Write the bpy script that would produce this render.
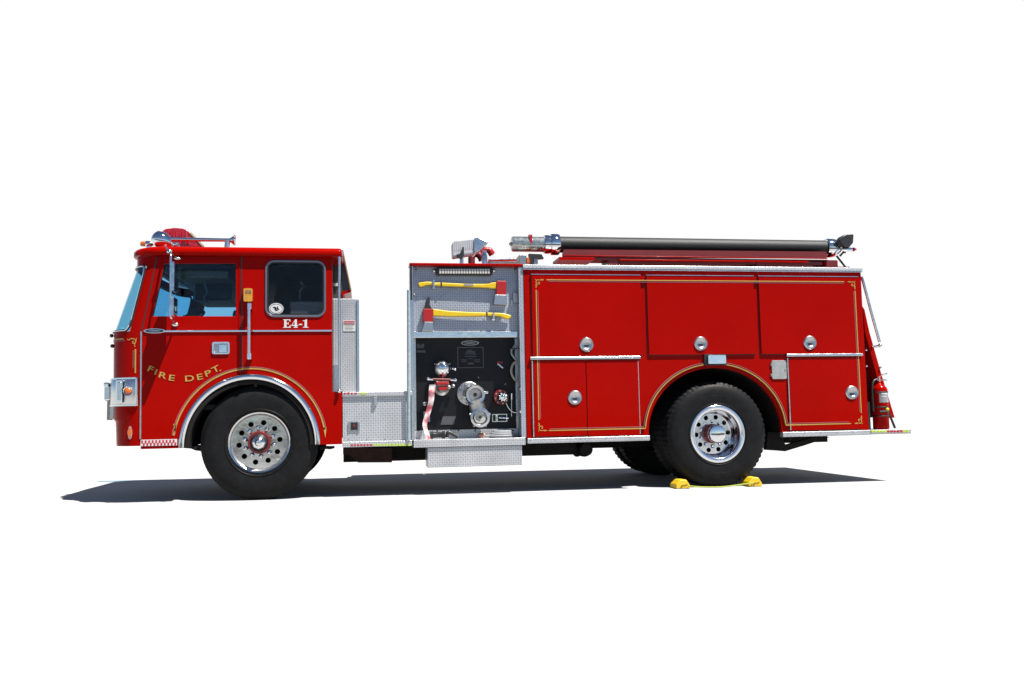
import bpy, bmesh, math, random
from mathutils import Vector, Matrix
from mathutils.geometry import delaunay_2d_cdt
random.seed(7)
PI = math.pi
for o in list(bpy.data.objects):
    bpy.data.objects.remove(o)
S = bpy.context.scene
COL = S.collection

# ------------------------------------------------------------------ camera
# truck axes: X along the truck (front to rear), Y away from the camera, Z up; origin under the front wheel
F = 870.0
D = 8.6
def _n(v): return v / v.length
aX = _n(Vector((5640 - 512, -(313 - 339), F)))
aZ = Vector((330 - 512, -(-10300 - 339), F)); aZ = _n(aZ - aX * aZ.dot(aX))
aY = aX.cross(aZ)
if aY.z < 0: aY = -aY
R = Matrix((aX, aY, aZ)).transposed()            # truck -> camera (x right, y up, z forward)
T = Vector(((257 - 512) / F * D, -(498 - 339) / F * D, D))
RT = R.transposed()
CAMPOS = -(RT @ T)
cam = bpy.data.cameras.new('camera')
cam.sensor_width = 36; cam.lens = 36 * F / 1024; cam.clip_end = 1000
co = bpy.data.objects.new('camera', cam); COL.objects.link(co)
m = Matrix((R[0], R[1], -R[2])).transposed().to_4x4()
m.translation = CAMPOS
co.matrix_world = m
S.camera = co

# ------------------------------------------------------------------ light
SUN = Vector((0.37, -0.35, 1.0)).normalized()
EL = math.asin(SUN.z); AZ = math.atan2(SUN.x, SUN.y)
W_ = bpy.data.worlds.new('World'); S.world = W_; W_.use_nodes = True
nt = W_.node_tree; bg = nt.nodes['Background']
sk = nt.nodes.new('ShaderNodeTexSky'); sk.sky_type = 'NISHITA'; sk.sun_disc = False
sk.altitude = 2500; sk.dust_density = .2; sk.air_density = .8
sk.sun_elevation = EL; sk.sun_rotation = AZ
nt.links.new(sk.outputs[0], bg.inputs[0]); bg.inputs[1].default_value = 0.05
sl = bpy.data.lights.new('sun', 'SUN'); sl.energy = 5.0; sl.angle = math.radians(0.5); sl.color = (1, 0.965, 0.91)
so = bpy.data.objects.new('sun', sl); COL.objects.link(so)
so.rotation_euler = SUN.to_track_quat('Z', 'Y').to_euler(); so.location = (0, -5, 20)
S.view_settings.view_transform = 'Standard'; S.view_settings.look = 'None'
S.view_settings.exposure = 1.4; S.view_settings.gamma = 1

# ------------------------------------------------------------------ helpers
def U(px, py, Y=0.0):
    """where the photo's point lies on the truck's upright plane at depth Y"""
    r = RT @ Vector(((px - 512) / F, -(py - 339) / F, 1))
    k = (Y - CAMPOS.y) / r.y
    p = CAMPOS + r * k
    return (p.x, p.z)
def V(px, py, Y=0.0):
    x, z = U(px, py, Y); return Vector((x, Y, z))
def UX(px, py=350, Y=0.0): return U(px, py, Y)[0]
def UZ(py, px=600, Y=0.0): return U(px, py, Y)[1]
PX = D / F                                       # metres per pixel at the front wheel

def inside(c, l):
    r = False; n = len(l)
    for i in range(n):
        (x1, y1), (x2, y2) = l[i][:2], l[(i+1) % n][:2]
        if (y1 > c[1]) != (y2 > c[1]) and c[0] < (x2-x1)*(c[1]-y1)/(y2-y1)+x1: r = not r
    return r
# patterns, lettering and repeated moulding that belong to one surface stay together; every other loose piece becomes a part of its own
TOGETHER = ('lettering', 'print', 'squares', 'fin', 'lens', 'scroll', 'stripe', 'pinstripe', 'number', 'band', 'tread', 'gap')
class MB:
    def __init__(s): s.bm = bmesh.new()
    def box(s, x0, x1, y0, y1, z0, z1):
        v = [s.bm.verts.new(p) for p in ((x0,y0,z0),(x1,y0,z0),(x1,y1,z0),(x0,y1,z0),(x0,y0,z1),(x1,y0,z1),(x1,y1,z1),(x0,y1,z1))]
        for f in ((0,1,5,4),(1,2,6,5),(2,3,7,6),(3,0,4,7),(4,5,6,7),(3,2,1,0)):
            s.bm.faces.new([v[i] for i in f])
        return s
    def pbox(s, px0, py0, px1, py1, y0, y1):      # box whose front face fills a photo rectangle on plane y0
        a = U(px0, py0, y0); b = U(px1, py1, y0); c = U(px0, py1, y0); d = U(px1, py0, y0)
        x0 = (a[0]+c[0])/2; x1 = (b[0]+d[0])/2; z1 = (a[1]+d[1])/2; z0 = (b[1]+c[1])/2
        return s.box(x0, x1, y0, y1, z0, z1)
    def plate(s, outer, holes, y0, y1):           # outline in X,Z with holes, between two depths
        loops = [outer] + list(holes)
        flat = [p for l in loops for p in l]
        A = [s.bm.verts.new((p[0], y0, p[1])) for p in flat]
        B = [s.bm.verts.new((p[0], y1, p[1])) for p in flat]
        ed = []; k = 0
        for l in loops:
            ed += [(k+i, k+(i+1) % len(l)) for i in range(len(l))]; k += len(l)
        vo, eo, fo, vi, _, _ = delaunay_2d_cdt([Vector(p) for p in flat], ed, [], 0, 1e-7)
        back = [(q[0] if q else None) for q in vi]
        for t in fo:
            c = sum((vo[i] for i in t), Vector((0, 0)))/len(t)
            if not inside(c, outer) or any(inside(c, h) for h in holes): continue
            ids = [back[i] for i in t]
            if None in ids or len(set(ids)) < 3: continue
            try:
                s.bm.faces.new([A[i] for i in ids]); s.bm.faces.new([B[i] for i in reversed(ids)])
            except ValueError: pass
        k = 0
        for l in loops:
            n = len(l)
            for i in range(n):
                a, b = k+i, k+(i+1) % n
                s.bm.faces.new((A[a], A[b], B[b], B[a]))
            k += n
        return s
    def pplate(s, pts, y0, y1, holes=()):
        return s.plate([U(x, y, y0) for x, y in pts], [[U(x, y, y0) for x, y in h] for h in holes], y0, y1)
    def tube(s, pts, r, n=10, cap=True, radii=None):
        pts = [Vector(p) for p in pts]; rings = []
        up = None
        for i, p in enumerate(pts):
            d = (pts[min(i+1, len(pts)-1)] - pts[max(i-1, 0)]).normalized()
            if up is None:
                up = Vector((0,1,0)) if abs(d.y) < .9 else Vector((0,0,1))
            u = d.cross(up)
            if u.length < 1e-4: u = d.orthogonal()
            u.normalize(); w = d.cross(u); up = -w if False else u.cross(d)
            rr = radii[i] if radii else r
            rings.append([s.bm.verts.new(p + (u*math.cos(2*PI*k/n) + w*math.sin(2*PI*k/n))*rr) for k in range(n)])
        for a, b in zip(rings, rings[1:]):
            for k in range(n):
                s.bm.faces.new((a[k], a[(k+1) % n], b[(k+1) % n], b[k]))
        if cap:
            s.bm.faces.new(list(reversed(rings[0]))); s.bm.faces.new(rings[-1])
        return s
    def lathe(s, prof, c, axis='Y', n=48, close=False, rmod=None):   # prof: (radius, distance along the axis)
        c = Vector(c); rings = []
        for j, (r, h) in enumerate(prof):
            if r < 1e-6:
                q = {'Y': (0,h,0), 'X': (h,0,0), 'Z': (0,0,h)}[axis]
                rings.append([s.bm.verts.new(c + Vector(q))]); continue
            ring = []
            for i in range(n):
                a = 2*PI*i/n; rr = rmod(i, j, r) if rmod else r
                ca, sa = rr*math.cos(a), rr*math.sin(a)
                q = {'Y': (ca,h,sa), 'X': (h,ca,sa), 'Z': (ca,sa,h)}[axis]
                ring.append(s.bm.verts.new(c + Vector(q)))
            rings.append(ring)
        prs = list(zip(rings, rings[1:])) + ([(rings[-1], rings[0])] if close else [])
        for a, b in prs:
            for i in range(n):
                k = (i+1) % n
                if len(a) == 1 and len(b) == 1: continue
                if len(a) == 1: s.bm.faces.new((a[0], b[k], b[i]))
                elif len(b) == 1: s.bm.faces.new((a[i], a[k], b[0]))
                else: s.bm.faces.new((a[i], a[k], b[k], b[i]))
        return s
    def ribbon(s, pts, w, y0, y1):                # flat strip along X,Z points
        n = len(pts); L = []; Rr = []
        for i in range(n):
            a = Vector(pts[max(i-1,0)]); b = Vector(pts[min(i+1,n-1)])
            d = (b-a).normalized(); q = Vector((-d.y, d.x)) * w/2; p = Vector(pts[i])
            if 0 < i < n-1:
                d1 = (p-a).normalized(); d2 = (b-p).normalized()
                c = max(.5, math.sqrt(max(0, (1+d1.dot(d2))/2))); q = q / c
            L.append(p+q); Rr.append(p-q)
        q = [[s.bm.verts.new((p.x, y, p.y)) for p in l] for l, y in ((L, y0), (Rr, y0), (Rr, y1), (L, y1))]
        for i in range(n-1):
            for a, b in ((0,1),(1,2),(2,3),(3,0)): s.bm.faces.new((q[a][i], q[b][i], q[b][i+1], q[a][i+1]))
        s.bm.faces.new([l[0] for l in q]); s.bm.faces.new([l[-1] for l in reversed(q)])
        return s
    def ball(s, c, r, sc=(1,1,1), seg=16):
        m = Matrix.Translation(c) @ Matrix.Diagonal((sc[0],sc[1],sc[2],1))
        bmesh.ops.create_uvsphere(s.bm, u_segments=seg, v_segments=seg//2, radius=r, matrix=m); return s
    def xform(s, M): bmesh.ops.transform(s.bm, matrix=M, verts=s.bm.verts); return s
    def build(s, name, mat, parent=None, bev=0.0, smooth=40, label=None):
        bm = s.bm
        bmesh.ops.recalc_face_normals(bm, faces=bm.faces)
        groups = [list(bm.verts)]
        if parent is not None and (name.startswith('front_') or name == 'reflector_square' or not any(k in name for k in TOGETHER)):
            seen = set(); isl = []
            for v in bm.verts:
                if v in seen: continue
                st = [v]; seen.add(v); cur = []
                while st:
                    q = st.pop(); cur.append(q)
                    for e in q.link_edges:
                        w = e.other_vert(q)
                        if w not in seen: seen.add(w); st.append(w)
                lo = [min(q.co[i] for q in cur)-.003 for i in range(3)]; hi = [max(q.co[i] for q in cur)+.003 for i in range(3)]
                isl.append([cur, lo, hi])
            merged = True
            while merged:
                merged = False
                for a in range(len(isl)):
                    for b in range(a+1, len(isl)):
                        A, B = isl[a], isl[b]
                        if all(A[1][i] <= B[2][i] and B[1][i] <= A[2][i] for i in range(3)):
                            isl[a] = [A[0]+B[0], [min(p, q) for p, q in zip(A[1], B[1])], [max(p, q) for p, q in zip(A[2], B[2])]]
                            del isl[b]; merged = True; break
                    if merged: break
            groups = [q[0] for q in isl]
        first = None
        for gi, gr in enumerate(groups):
            if len(groups) == 1: part = bm
            else:
                keep = set(gr); part = bm.copy(); part.verts.ensure_lookup_table(); bm.verts.index_update()
                idx = {v.index for v in keep}
                bmesh.ops.delete(part, geom=[v for k, v in enumerate(part.verts) if k not in idx], context='VERTS')
            me = bpy.data.meshes.new(name); part.to_mesh(me)
            if part is not bm: part.free()
            o = bpy.data.objects.new(name, me); COL.objects.link(o)
            for mm in (mat if isinstance(mat, (list, tuple)) else [mat]): me.materials.append(mm)
            if smooth:
                for p in me.polygons: p.use_smooth = True
                me.set_sharp_from_angle(angle=math.radians(smooth))
            if bev:
                b = o.modifiers.new('bevel', 'BEVEL'); b.width = bev; b.segments = 2; b.limit_method = 'ANGLE'; b.angle_limit = math.radians(35)
                b.harden_normals = True
            if parent: o.parent = parent
            if label: o['label'] = label
            first = first or o
        bm.free()
        return first

def arc(cx, cz, r, a0, a1, n=40, rz=None):
    rz = rz or r
    return [(cx + r*math.cos(math.radians(a0+(a1-a0)*i/n)), cz + rz*math.sin(math.radians(a0+(a1-a0)*i/n))) for i in range(n+1)]
def rrect(x0, z0, x1, z1, r, n=6):
    out = []
    for cx, cz, a in ((x1-r, z1-r, 0), (x0+r, z1-r, 90), (x0+r, z0+r, 180), (x1-r, z0+r, 270)):
        out += arc(cx, cz, r, a, a+90, n)
    return out
def prr(px0, py0, px1, py1, rp, Y=0.0):           # rounded rectangle from photo corners
    a = U(px0, py0, Y); b = U(px1, py1, Y)
    c = U(px0, py1, Y); d = U(px1, py0, Y)
    return rrect((a[0]+c[0])/2, (b[1]+c[1])/2, (b[0]+d[0])/2, (a[1]+d[1])/2, rp*PX)
def spline(pts, n=8):
    pts = [Vector(p) for p in pts]; out = []
    for i in range(len(pts)-1):
        p0 = pts[max(i-1,0)]; p1 = pts[i]; p2 = pts[i+1]; p3 = pts[min(i+2,len(pts)-1)]
        for k in range(n):
            t = k/n
            out.append(.5*((2*p1) + (p2-p0)*t + (2*p0-5*p1+4*p2-p3)*t*t + (3*p1-p0-3*p2+p3)*t**3))
    return out + [pts[-1]]
def empty(name, loc, parent=None, rz=0):
    o = bpy.data.objects.new(name, None); COL.objects.link(o); o.location = loc; o.rotation_euler.z = rz
    o.empty_display_size = .2
    if parent: o.parent = parent
    return o
def tag(o, label, cat, group=None):
    o['label'] = label; o['category'] = cat
    if group: o['group'] = group
    return o
def text_mesh(name, body, size, mat, M, sx=1.0, depth=.001, parent=None, bold=0.0):
    cu = bpy.data.curves.new(name, 'FONT'); cu.body = body; cu.size = size; cu.align_x = 'CENTER'
    cu.extrude = depth; cu.offset = bold
    t = bpy.data.objects.new(name, cu)
    me = bpy.data.meshes.new_from_object(t); bpy.data.objects.remove(t); bpy.data.curves.remove(cu)
    me.transform(M @ Matrix.Diagonal((sx, 1, 1, 1)))
    return me

# ------------------------------------------------------------------ materials
def mat(name, base, metal=0.0, rough=0.5, coat=0.0, spec=0.5, var=0.0, vscale=6.0, bump=0.0, bscale=60.0, rvar=0.0, emit=None):
    if not metal and 'concrete' not in name: base = tuple(c*.58 for c in base)   # the photo is exposed about a stop over
    m = bpy.data.materials.new(name); m.use_nodes = True
    t = m.node_tree; b = t.nodes['Principled BSDF']
    b.inputs['Base Color'].default_value = (*base, 1); b.inputs['Metallic'].default_value = metal
    b.inputs['Roughness'].default_value = rough; b.inputs['Coat Weight'].default_value = coat
    b.inputs['Coat Roughness'].default_value = .04
    b.inputs['Specular IOR Level'].default_value = spec
    if emit: b.inputs['Emission Color'].default_value = (*emit[0], 1); b.inputs['Emission Strength'].default_value = emit[1]
    tc = t.nodes.new('ShaderNodeTexCoord')
    if var or rvar:
        n = t.nodes.new('ShaderNodeTexNoise'); n.inputs['Scale'].default_value = vscale; n.inputs['Detail'].default_value = 6; n.inputs['Roughness'].default_value = .65
        t.links.new(tc.outputs['Object'], n.inputs['Vector'])
        if var:
            r = t.nodes.new('ShaderNodeMapRange'); r.inputs[1].default_value = .3; r.inputs[2].default_value = .7
            r.inputs[3].default_value = 1-var; r.inputs[4].default_value = 1+var
            t.links.new(n.outputs['Fac'], r.inputs[0])
            mx = t.nodes.new('ShaderNodeVectorMath'); mx.operation = 'SCALE'; mx.inputs[0].default_value = base
            t.links.new(r.outputs[0], mx.inputs['Scale']); t.links.new(mx.outputs[0], b.inputs['Base Color'])
        if rvar:
            r = t.nodes.new('ShaderNodeMapRange'); r.inputs[1].default_value = .3; r.inputs[2].default_value = .7
            r.inputs[3].default_value = max(.02, rough-rvar); r.inputs[4].default_value = rough+rvar
            t.links.new(n.outputs['Fac'], r.inputs[0]); t.links.new(r.outputs[0], b.inputs['Roughness'])
    if bump:
        n = t.nodes.new('ShaderNodeTexNoise'); n.inputs['Scale'].default_value = bscale; n.inputs['Detail'].default_value = 3
        t.links.new(tc.outputs['Object'], n.inputs['Vector'])
        bp = t.nodes.new('ShaderNodeBump'); bp.inputs['Strength'].default_value = bump; bp.inputs['Distance'].default_value = .01
        t.links.new(n.outputs['Fac'], bp.inputs['Height']); t.links.new(bp.outputs[0], b.inputs['Normal'])
    return m

RED   = mat('red_paint', (.375, .0022, .0001), rough=.18, coat=.02, spec=.04, var=.07, vscale=1.3, bump=.05, bscale=3.0)
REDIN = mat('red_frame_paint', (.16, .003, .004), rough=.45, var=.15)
REDL  = mat('red_lens', (.45, .005, .012), rough=.12, coat=.8, var=.35, vscale=25)
AXERED= mat('axe_red', (.42, .008, .008), rough=.35, var=.12, vscale=30)
CHROME= mat('chrome', (.64, .65, .67), metal=1, rough=.07, rvar=.04, vscale=9, bump=.08, bscale=14)
CHROMEB = mat('worn_chrome', (.62, .62, .62), metal=1, rough=.2, rvar=.08, var=.15, vscale=20)
ALU   = mat('brushed_aluminium', (.54, .54, .54), metal=1, rough=.24, rvar=.1, var=.12, vscale=12)
ALUD  = mat('cast_aluminium', (.34, .34, .335), metal=.95, rough=.34, var=.2, vscale=30, bump=.2, bscale=120)
RUBBER= mat('tyre_rubber', (.0115, .0115, .012), rough=.5, spec=.1, var=.35, vscale=9, bump=.2, bscale=60)
BLACK = mat('black_plastic', (.012, .012, .013), rough=.45, var=.2)
DARK  = mat('underbody_black', (.010, .008, .007), rough=.8, spec=.2, var=.4, vscale=12)
RUSTD = mat('underbody_brown', (.03, .012, .009), rough=.8, spec=.2, var=.4, vscale=8)
PANEL = mat('pump_panel_black', (.006, .0065, .009), rough=.4, spec=.25, var=.2, vscale=20, bump=.15, bscale=200)
GOLD  = mat('gold_leaf', (.37, .225, .05), metal=.25, rough=.4, var=.15, vscale=40)
GOLDL = mat('pale_stripe', (.36, .13, .16), rough=.5)
WHITE = mat('white_vinyl', (.72, .72, .72), rough=.45, var=.06, vscale=40)
LREDV = mat('reflective_red', (.55, .01, .03), rough=.4)
LGRN  = mat('reflective_lime', (.55, .75, .02), rough=.4)
YEL   = mat('yellow_fibreglass', (.78, .52, .004), rough=.4, var=.1, vscale=25)
CHOCK = mat('yellow_chock_paint', (.92, .60, .01), rough=.5, var=.2, vscale=18)
AMBER = mat('amber_lens', (.70, .14, .004), rough=.2, coat=.6, var=.25, vscale=60)
AMBERY= mat('yellow_lens', (.62, .30, .02), rough=.25, coat=.4, var=.2, vscale=50)
LENS  = mat('clear_lens', (.62, .60, .56), rough=.22, coat=.5, var=.15, vscale=60)
MIRR  = mat('mirror_back', (.55, .55, .55), metal=1, rough=.12, rvar=.06, vscale=20, bump=.3, bscale=12)
HOSE  = mat('hose_black', (.010, .010, .011), rough=.55, spec=.3, var=.25, vscale=15, bump=.35, bscale=90)
GREYC = mat('grey_casting', (.30, .31, .33), rough=.5, var=.15, vscale=25)
CREAM = mat('cream_hose', (.50, .47, .38), rough=.5, var=.12, vscale=25)
BLUEC = mat('bluish_clear', (.35, .45, .50), rough=.25, coat=.4, var=.2, vscale=30)
DIAL  = mat('dial_face', (.50, .49, .45), rough=.4, var=.12, vscale=50)
CLEARG= mat('dull_coupling_metal', (.36,.39,.38), metal=.85, rough=.28, var=.3, vscale=14, rvar=.1)
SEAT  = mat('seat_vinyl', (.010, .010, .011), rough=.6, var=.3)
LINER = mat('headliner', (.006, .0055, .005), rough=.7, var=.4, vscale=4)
TAN   = mat('tan_trim', (.22, .13, .07), rough=.6)
LAMPG = mat('lamp_silver_paint', (.55,.56,.59), rough=.4, var=.1, vscale=20)
LATCH = mat('latch_steel', (.44,.44,.45), metal=1, rough=.32, rvar=.06, vscale=30, bump=.1, bscale=40)
FRAME = mat('window_frame_metal', (.16,.17,.20), metal=.8, rough=.35)
PLQ = mat('plaque_grey', (.075,.08,.09), rough=.5, var=.2, vscale=40)
STRAP = None

def node_webbing():
    m = mat('webbing', (.6, .6, .6), rough=.8); t = m.node_tree; b = t.nodes['Principled BSDF']
    tc = t.nodes.new('ShaderNodeTexCoord'); n = t.nodes.new('ShaderNodeTexNoise'); n.inputs['Scale'].default_value = 9; n.inputs['Detail'].default_value = 5
    t.links.new(tc.outputs['Object'], n.inputs['Vector'])
    cr = t.nodes.new('ShaderNodeValToRGB'); cr.color_ramp.elements[0].position = .47; cr.color_ramp.elements[0].color = (.40,.36,.36,1)
    cr.color_ramp.elements[1].position = .60; cr.color_ramp.elements[1].color = (.33,.045,.07,1)
    t.links.new(n.outputs['Fac'], cr.inputs[0]); t.links.new(cr.outputs[0], b.inputs['Base Color']); return m
STRAP = node_webbing()

def diamond_plate(name, base, pitch=.026, rough=.3, h=1.0):
    """aluminium tread plate: raised lozenges, alternately turned, as real bump"""
    m = bpy.data.materials.new(name); m.use_nodes = True
    t = m.node_tree; N = t.nodes.new; L = t.links.new; b = t.nodes['Principled BSDF']
    b.inputs['Metallic'].default_value = .5
    tc = N('ShaderNodeTexCoord'); sp = N('ShaderNodeSeparateXYZ'); L(tc.outputs['Object'], sp.inputs[0])
    def M(op, a, bb=None, c=None):
        n = N('ShaderNodeMath'); n.operation = op
        for i, v in enumerate((a, bb, c)):
            if v is None: continue
            if isinstance(v, (int, float)): n.inputs[i].default_value = v
            else: L(v, n.inputs[i])
        return n.outputs[0]
    u = M('MULTIPLY', M('ADD', sp.outputs[0], sp.outputs[1]), 1/pitch)
    v = M('MULTIPLY', M('ADD', sp.outputs[2], M('MULTIPLY', sp.outputs[1], .7)), 1/pitch)
    par = M('MODULO', M('ADD', M('ADD', M('FLOOR', u), M('FLOOR', v)), 1000.0), 2.0)
    fu = M('SUBTRACT', M('FRACT', u), .5); fv = M('SUBTRACT', M('FRACT', v), .5)
    sg = M('SUBTRACT', M('MULTIPLY', par, 2.0), 1.0)
    a = M('MULTIPLY', M('ADD', fu, M('MULTIPLY', fv, sg)), .7071)
    c = M('MULTIPLY', M('SUBTRACT', fv, M('MULTIPLY', fu, sg)), .7071)
    e = M('ADD', M('POWER', M('MULTIPLY', M('ABSOLUTE', a), 2.1), 2.0), M('POWER', M('MULTIPLY', M('ABSOLUTE', c), 5.2), 2.0))
    hgt = M('MAXIMUM', M('SUBTRACT', 1.0, e), 0.0)
    bp = N('ShaderNodeBump'); bp.inputs['Strength'].default_value = h; bp.inputs['Distance'].default_value = .004
    L(hgt, bp.inputs['Height']); L(bp.outputs[0], b.inputs['Normal'])
    ns = N('ShaderNodeTexNoise'); ns.inputs['Scale'].default_value = 4; ns.inputs['Detail'].default_value = 5
    L(tc.outputs['Object'], ns.inputs['Vector'])
    fac = M('ADD', M('MULTIPLY', ns.outputs['Fac'], .5), .75)
    # the raised treads are lighter in colour, the flat between a little darker
    tread_tone = M('ADD', M('MULTIPLY', M('MINIMUM', M('MULTIPLY', hgt, 3.0), 1.0), .46), .72)
    sc = N('ShaderNodeVectorMath'); sc.operation = 'SCALE'; sc.inputs[0].default_value = base
    L(M('MULTIPLY', fac, tread_tone), sc.inputs['Scale']); L(sc.outputs[0], b.inputs['Base Color'])
    L(M('MULTIPLY', fac, rough), b.inputs['Roughness'])
    return m
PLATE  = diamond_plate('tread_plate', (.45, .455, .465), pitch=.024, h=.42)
PLATE_SHADED = diamond_plate('tread_plate_shaded', (.36, .38, .43), pitch=.024, h=.42)  # shaded copy of the tread plate: sky blue and shade put into its colour

def glass(name, tint, spec=1.0, wave=.25):
    m = bpy.data.materials.new(name); m.use_nodes = True
    t = m.node_tree; t.nodes.remove(t.nodes['Principled BSDF']); N = t.nodes.new; out = t.nodes['Material Output']
    tr = N('ShaderNodeBsdfTransparent'); tr.inputs[0].default_value = (*tint, 1)
    gl = N('ShaderNodeBsdfGlossy'); gl.inputs[1].default_value = .015
    ge = N('ShaderNodeNewGeometry'); dt = N('ShaderNodeVectorMath'); dt.operation = 'DOT_PRODUCT'
    t.links.new(ge.outputs['Incoming'], dt.inputs[0]); t.links.new(ge.outputs['Normal'], dt.inputs[1])
    def M(op, a, b):
        n = N('ShaderNodeMath'); n.operation = op
        for i, v in enumerate((a, b)):
            if isinstance(v, (int, float)): n.inputs[i].default_value = v
            else: t.links.new(v, n.inputs[i])
        return n.outputs[0]
    fr = M('ADD', .018, M('MULTIPLY', .8, M('POWER', M('SUBTRACT', 1.0, M('ABSOLUTE', dt.outputs['Value'], 0)), 5.0)))
    tc = N('ShaderNodeTexCoord'); ns = N('ShaderNodeTexNoise'); ns.inputs['Scale'].default_value = 3.5
    bp = N('ShaderNodeBump'); bp.inputs['Strength'].default_value = wave; bp.inputs['Distance'].default_value = .02
    t.links.new(tc.outputs['Object'], ns.inputs['Vector']); t.links.new(ns.outputs['Fac'], bp.inputs['Height'])
    t.links.new(bp.outputs[0], gl.inputs['Normal'])
    mx = N('ShaderNodeMixShader'); t.links.new(fr, mx.inputs[0]); t.links.new(tr.outputs[0], mx.inputs[1]); t.links.new(gl.outputs[0], mx.inputs[2])
    t.links.new(mx.outputs[0], out.inputs[0]); return m
GLASS  = glass('tinted_glass', (.63, .82, .92))
GLASSW = glass('windshield_glass', (.40, .72, .88), wave=.0)
GLASSD = glass('dark_glass', (.66, .68, .67))

# ------------------------------------------------------------------ setting
GSL = -0.0056                                      # the ground drops a little towards the rear of the truck
def gz(x): return GSL * x - .025
gm = mat('pale_concrete', (.296, .296, .295), rough=.95, spec=.1, var=.012, vscale=1.2, bump=.15, bscale=30)
am = mat('dark_asphalt', (.045, .045, .047), rough=.9, spec=.2, var=.2, vscale=3, bump=.4, bscale=40)
YA = -7.4                                          # pale ground ends here; dark paving added out of view to darken reflections
def sheet(x0, x1, y0, y1, dz, name, mt):
    b = MB(); b.bm.faces.new([b.bm.verts.new((x, y, gz(x)+dz)) for x, y in ((x0,y0),(x1,y0),(x1,y1),(x0,y1))])
    g = b.build(name, mt, smooth=0); g['kind'] = 'structure'; return g
sheet(-120, 120, YA, 120, 0, 'ground', gm)
sheet(-120, 120, -120, YA, -.004, 'unseen_asphalt', am)
sm = bpy.data.materials.new('white_sky'); sm.use_nodes = True
t = sm.node_tree; t.nodes.remove(t.nodes['Principled BSDF']); e = t.nodes.new('ShaderNodeEmission')
e.inputs[0].default_value = (1, 1, 1, 1); e.inputs[1].default_value = .384; t.links.new(e.outputs[0], t.nodes['Material Output'].inputs[0])
b = MB(); prev = None
for i in range(49):
    # an arc that runs out straight on the sunny side, so that it throws no shadow on the ground
    a = math.radians(max(53, 29 + 101*i/48)); ext = max(0, 12-i)*4.0
    x, y = 1.2 + 75*math.cos(a) + ext*math.sin(a), -8 + 75*math.sin(a) - ext*math.cos(a)
    cur = [b.bm.verts.new((x, y, z)) for z in (-6, 43)]
    if prev: b.bm.faces.new((prev[0], cur[0], cur[1], prev[1]))
    prev = cur
s_ = b.build('sky', sm, smooth=180); s_['kind'] = 'structure'

# ------------------------------------------------------------------ the fire engine
W = 2.40
E_ = tag(empty('fire_engine', (0, 0, 0)), 'red fire engine with chrome trim, gold stripes and a silver pump panel', 'fire engine')
ZR = UZ(256, 240)                                  # underside of the cab roof
ZB = UZ(446.5, 250)                                # cab lower edge
XA, ZA = U(250, 446); RA = (UX(321, 440) - UX(178, 440)) / 2; XA = (UX(321, 440) + UX(178, 440)) / 2
ZA = ZB + .005; RAZ = UZ(373.5, 250) - ZA
XC1 = UX(332.3, 330); XC2 = UX(342, 420); ZST = UZ(392, 337)
XS0 = UX(140.6, 440); XS1 = UX(141.3, 331)
# near and far cab sides
win1 = [(164.5,263.5),(235.8,263.5),(235.8,316.2),(152.2,316.2)]
def cab_outline():
    return ([U(157,256), (XC1, ZR), (XC1, ZST), (XC2, ZST), (XC2, ZB), (XA+RA-.03, ZB)] +
            arc(XA, ZA, RA-.03, 0, 180, 48, RAZ-.03)[1:-1] + [(XA-RA+.03, ZB), (XS0, ZB), (XS1, UZ(331, 141))])
holes = [[U(*p) for p in win1], prr(266, 261.5, 325, 316, 8)]
body = MB().plate(cab_outline(), holes, 0, .05).build('cab_side', RED, E_, bev=.004)
MB().plate(cab_outline(), holes, W-.05, W).build('cab_side', RED, E_)
# front skin: quarter-elliptical corners swept over the rows of the front
rows = [(256,157,135.0),(265,155,135.2),(298,148,123.2),(331,141.3,111.5),(340,141.1,111.2),(378,140.8,111.0),(419,140.6,111.0),(421.5,140.6,113.2),(446,140.5,114.0)]
CR = .32; A0 = 20; A1 = 90
def front_pt(row, u):
    """u: 0 at the near seam .. 1 at the centre line"""
    y, xs, xf = row
    Xs, z = U(xs, y); Xf = U(xf, y, CR*.6)[0]
    if u < .7:
        a = u/.7*PI/2; return Vector((Xs-(Xs-Xf)*math.sin(a), CR*(1-math.cos(a)), z))
    f = (u-.7)/.3; return Vector((Xf - .05*math.sin(f*PI/2), CR + (W/2-CR)*f, z))
def lerp_row(v):
    i = min(int(v), len(rows)-2); f = v-i
    a, b_ = rows[i], rows[i+1]
    return tuple(a[k]+(b_[k]-a[k])*f for k in range(3))
def patch(mb, v0, v1, u0, u1, nv, nu, inset=0.0):
    us = [u0+(u1-u0)*i/nu for i in range(nu+1)]
    seq = [(u, 0) for u in us]
    full = u1 >= 1
    grid = []
    for j in range(nv+1):
        r = lerp_row(v0+(v1-v0)*j/nv); line = [front_pt(r, u) for u in us]
        if full: line += [Vector((p.x, W-p.y, p.z)) for p in reversed(line[:-1])]
        for p in line: p.x += inset
        grid.append([mb.bm.verts.new(p) for p in line])
    for a, c in zip(grid, grid[1:]):
        for k in range(len(a)-1): mb.bm.faces.new((a[k], a[k+1], c[k+1], c[k]))
UW = .22*.7
fs = MB()
patch(fs, 0, 1, 0, 1, 1, 24); patch(fs, 3, 8, 0, 1, 20, 24)
patch(fs, 1, 3, 0, UW, 8, 5)
k0 = len(fs.bm.verts); patch(fs, 1, 3, 0, UW, 8, 5)
for v in list(fs.bm.verts)[k0:]: v.co.y = W - v.co.y
bmesh.ops.remove_doubles(fs.bm, verts=fs.bm.verts, dist=.0005)
front = fs.build('cab_front', RED, E_, smooth=50)
wg = MB(); patch(wg, 1.0, 2.99, UW, 1, 8, 20, .006)
wind = wg.build('windshield', GLASSW, E_, smooth=60)
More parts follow.
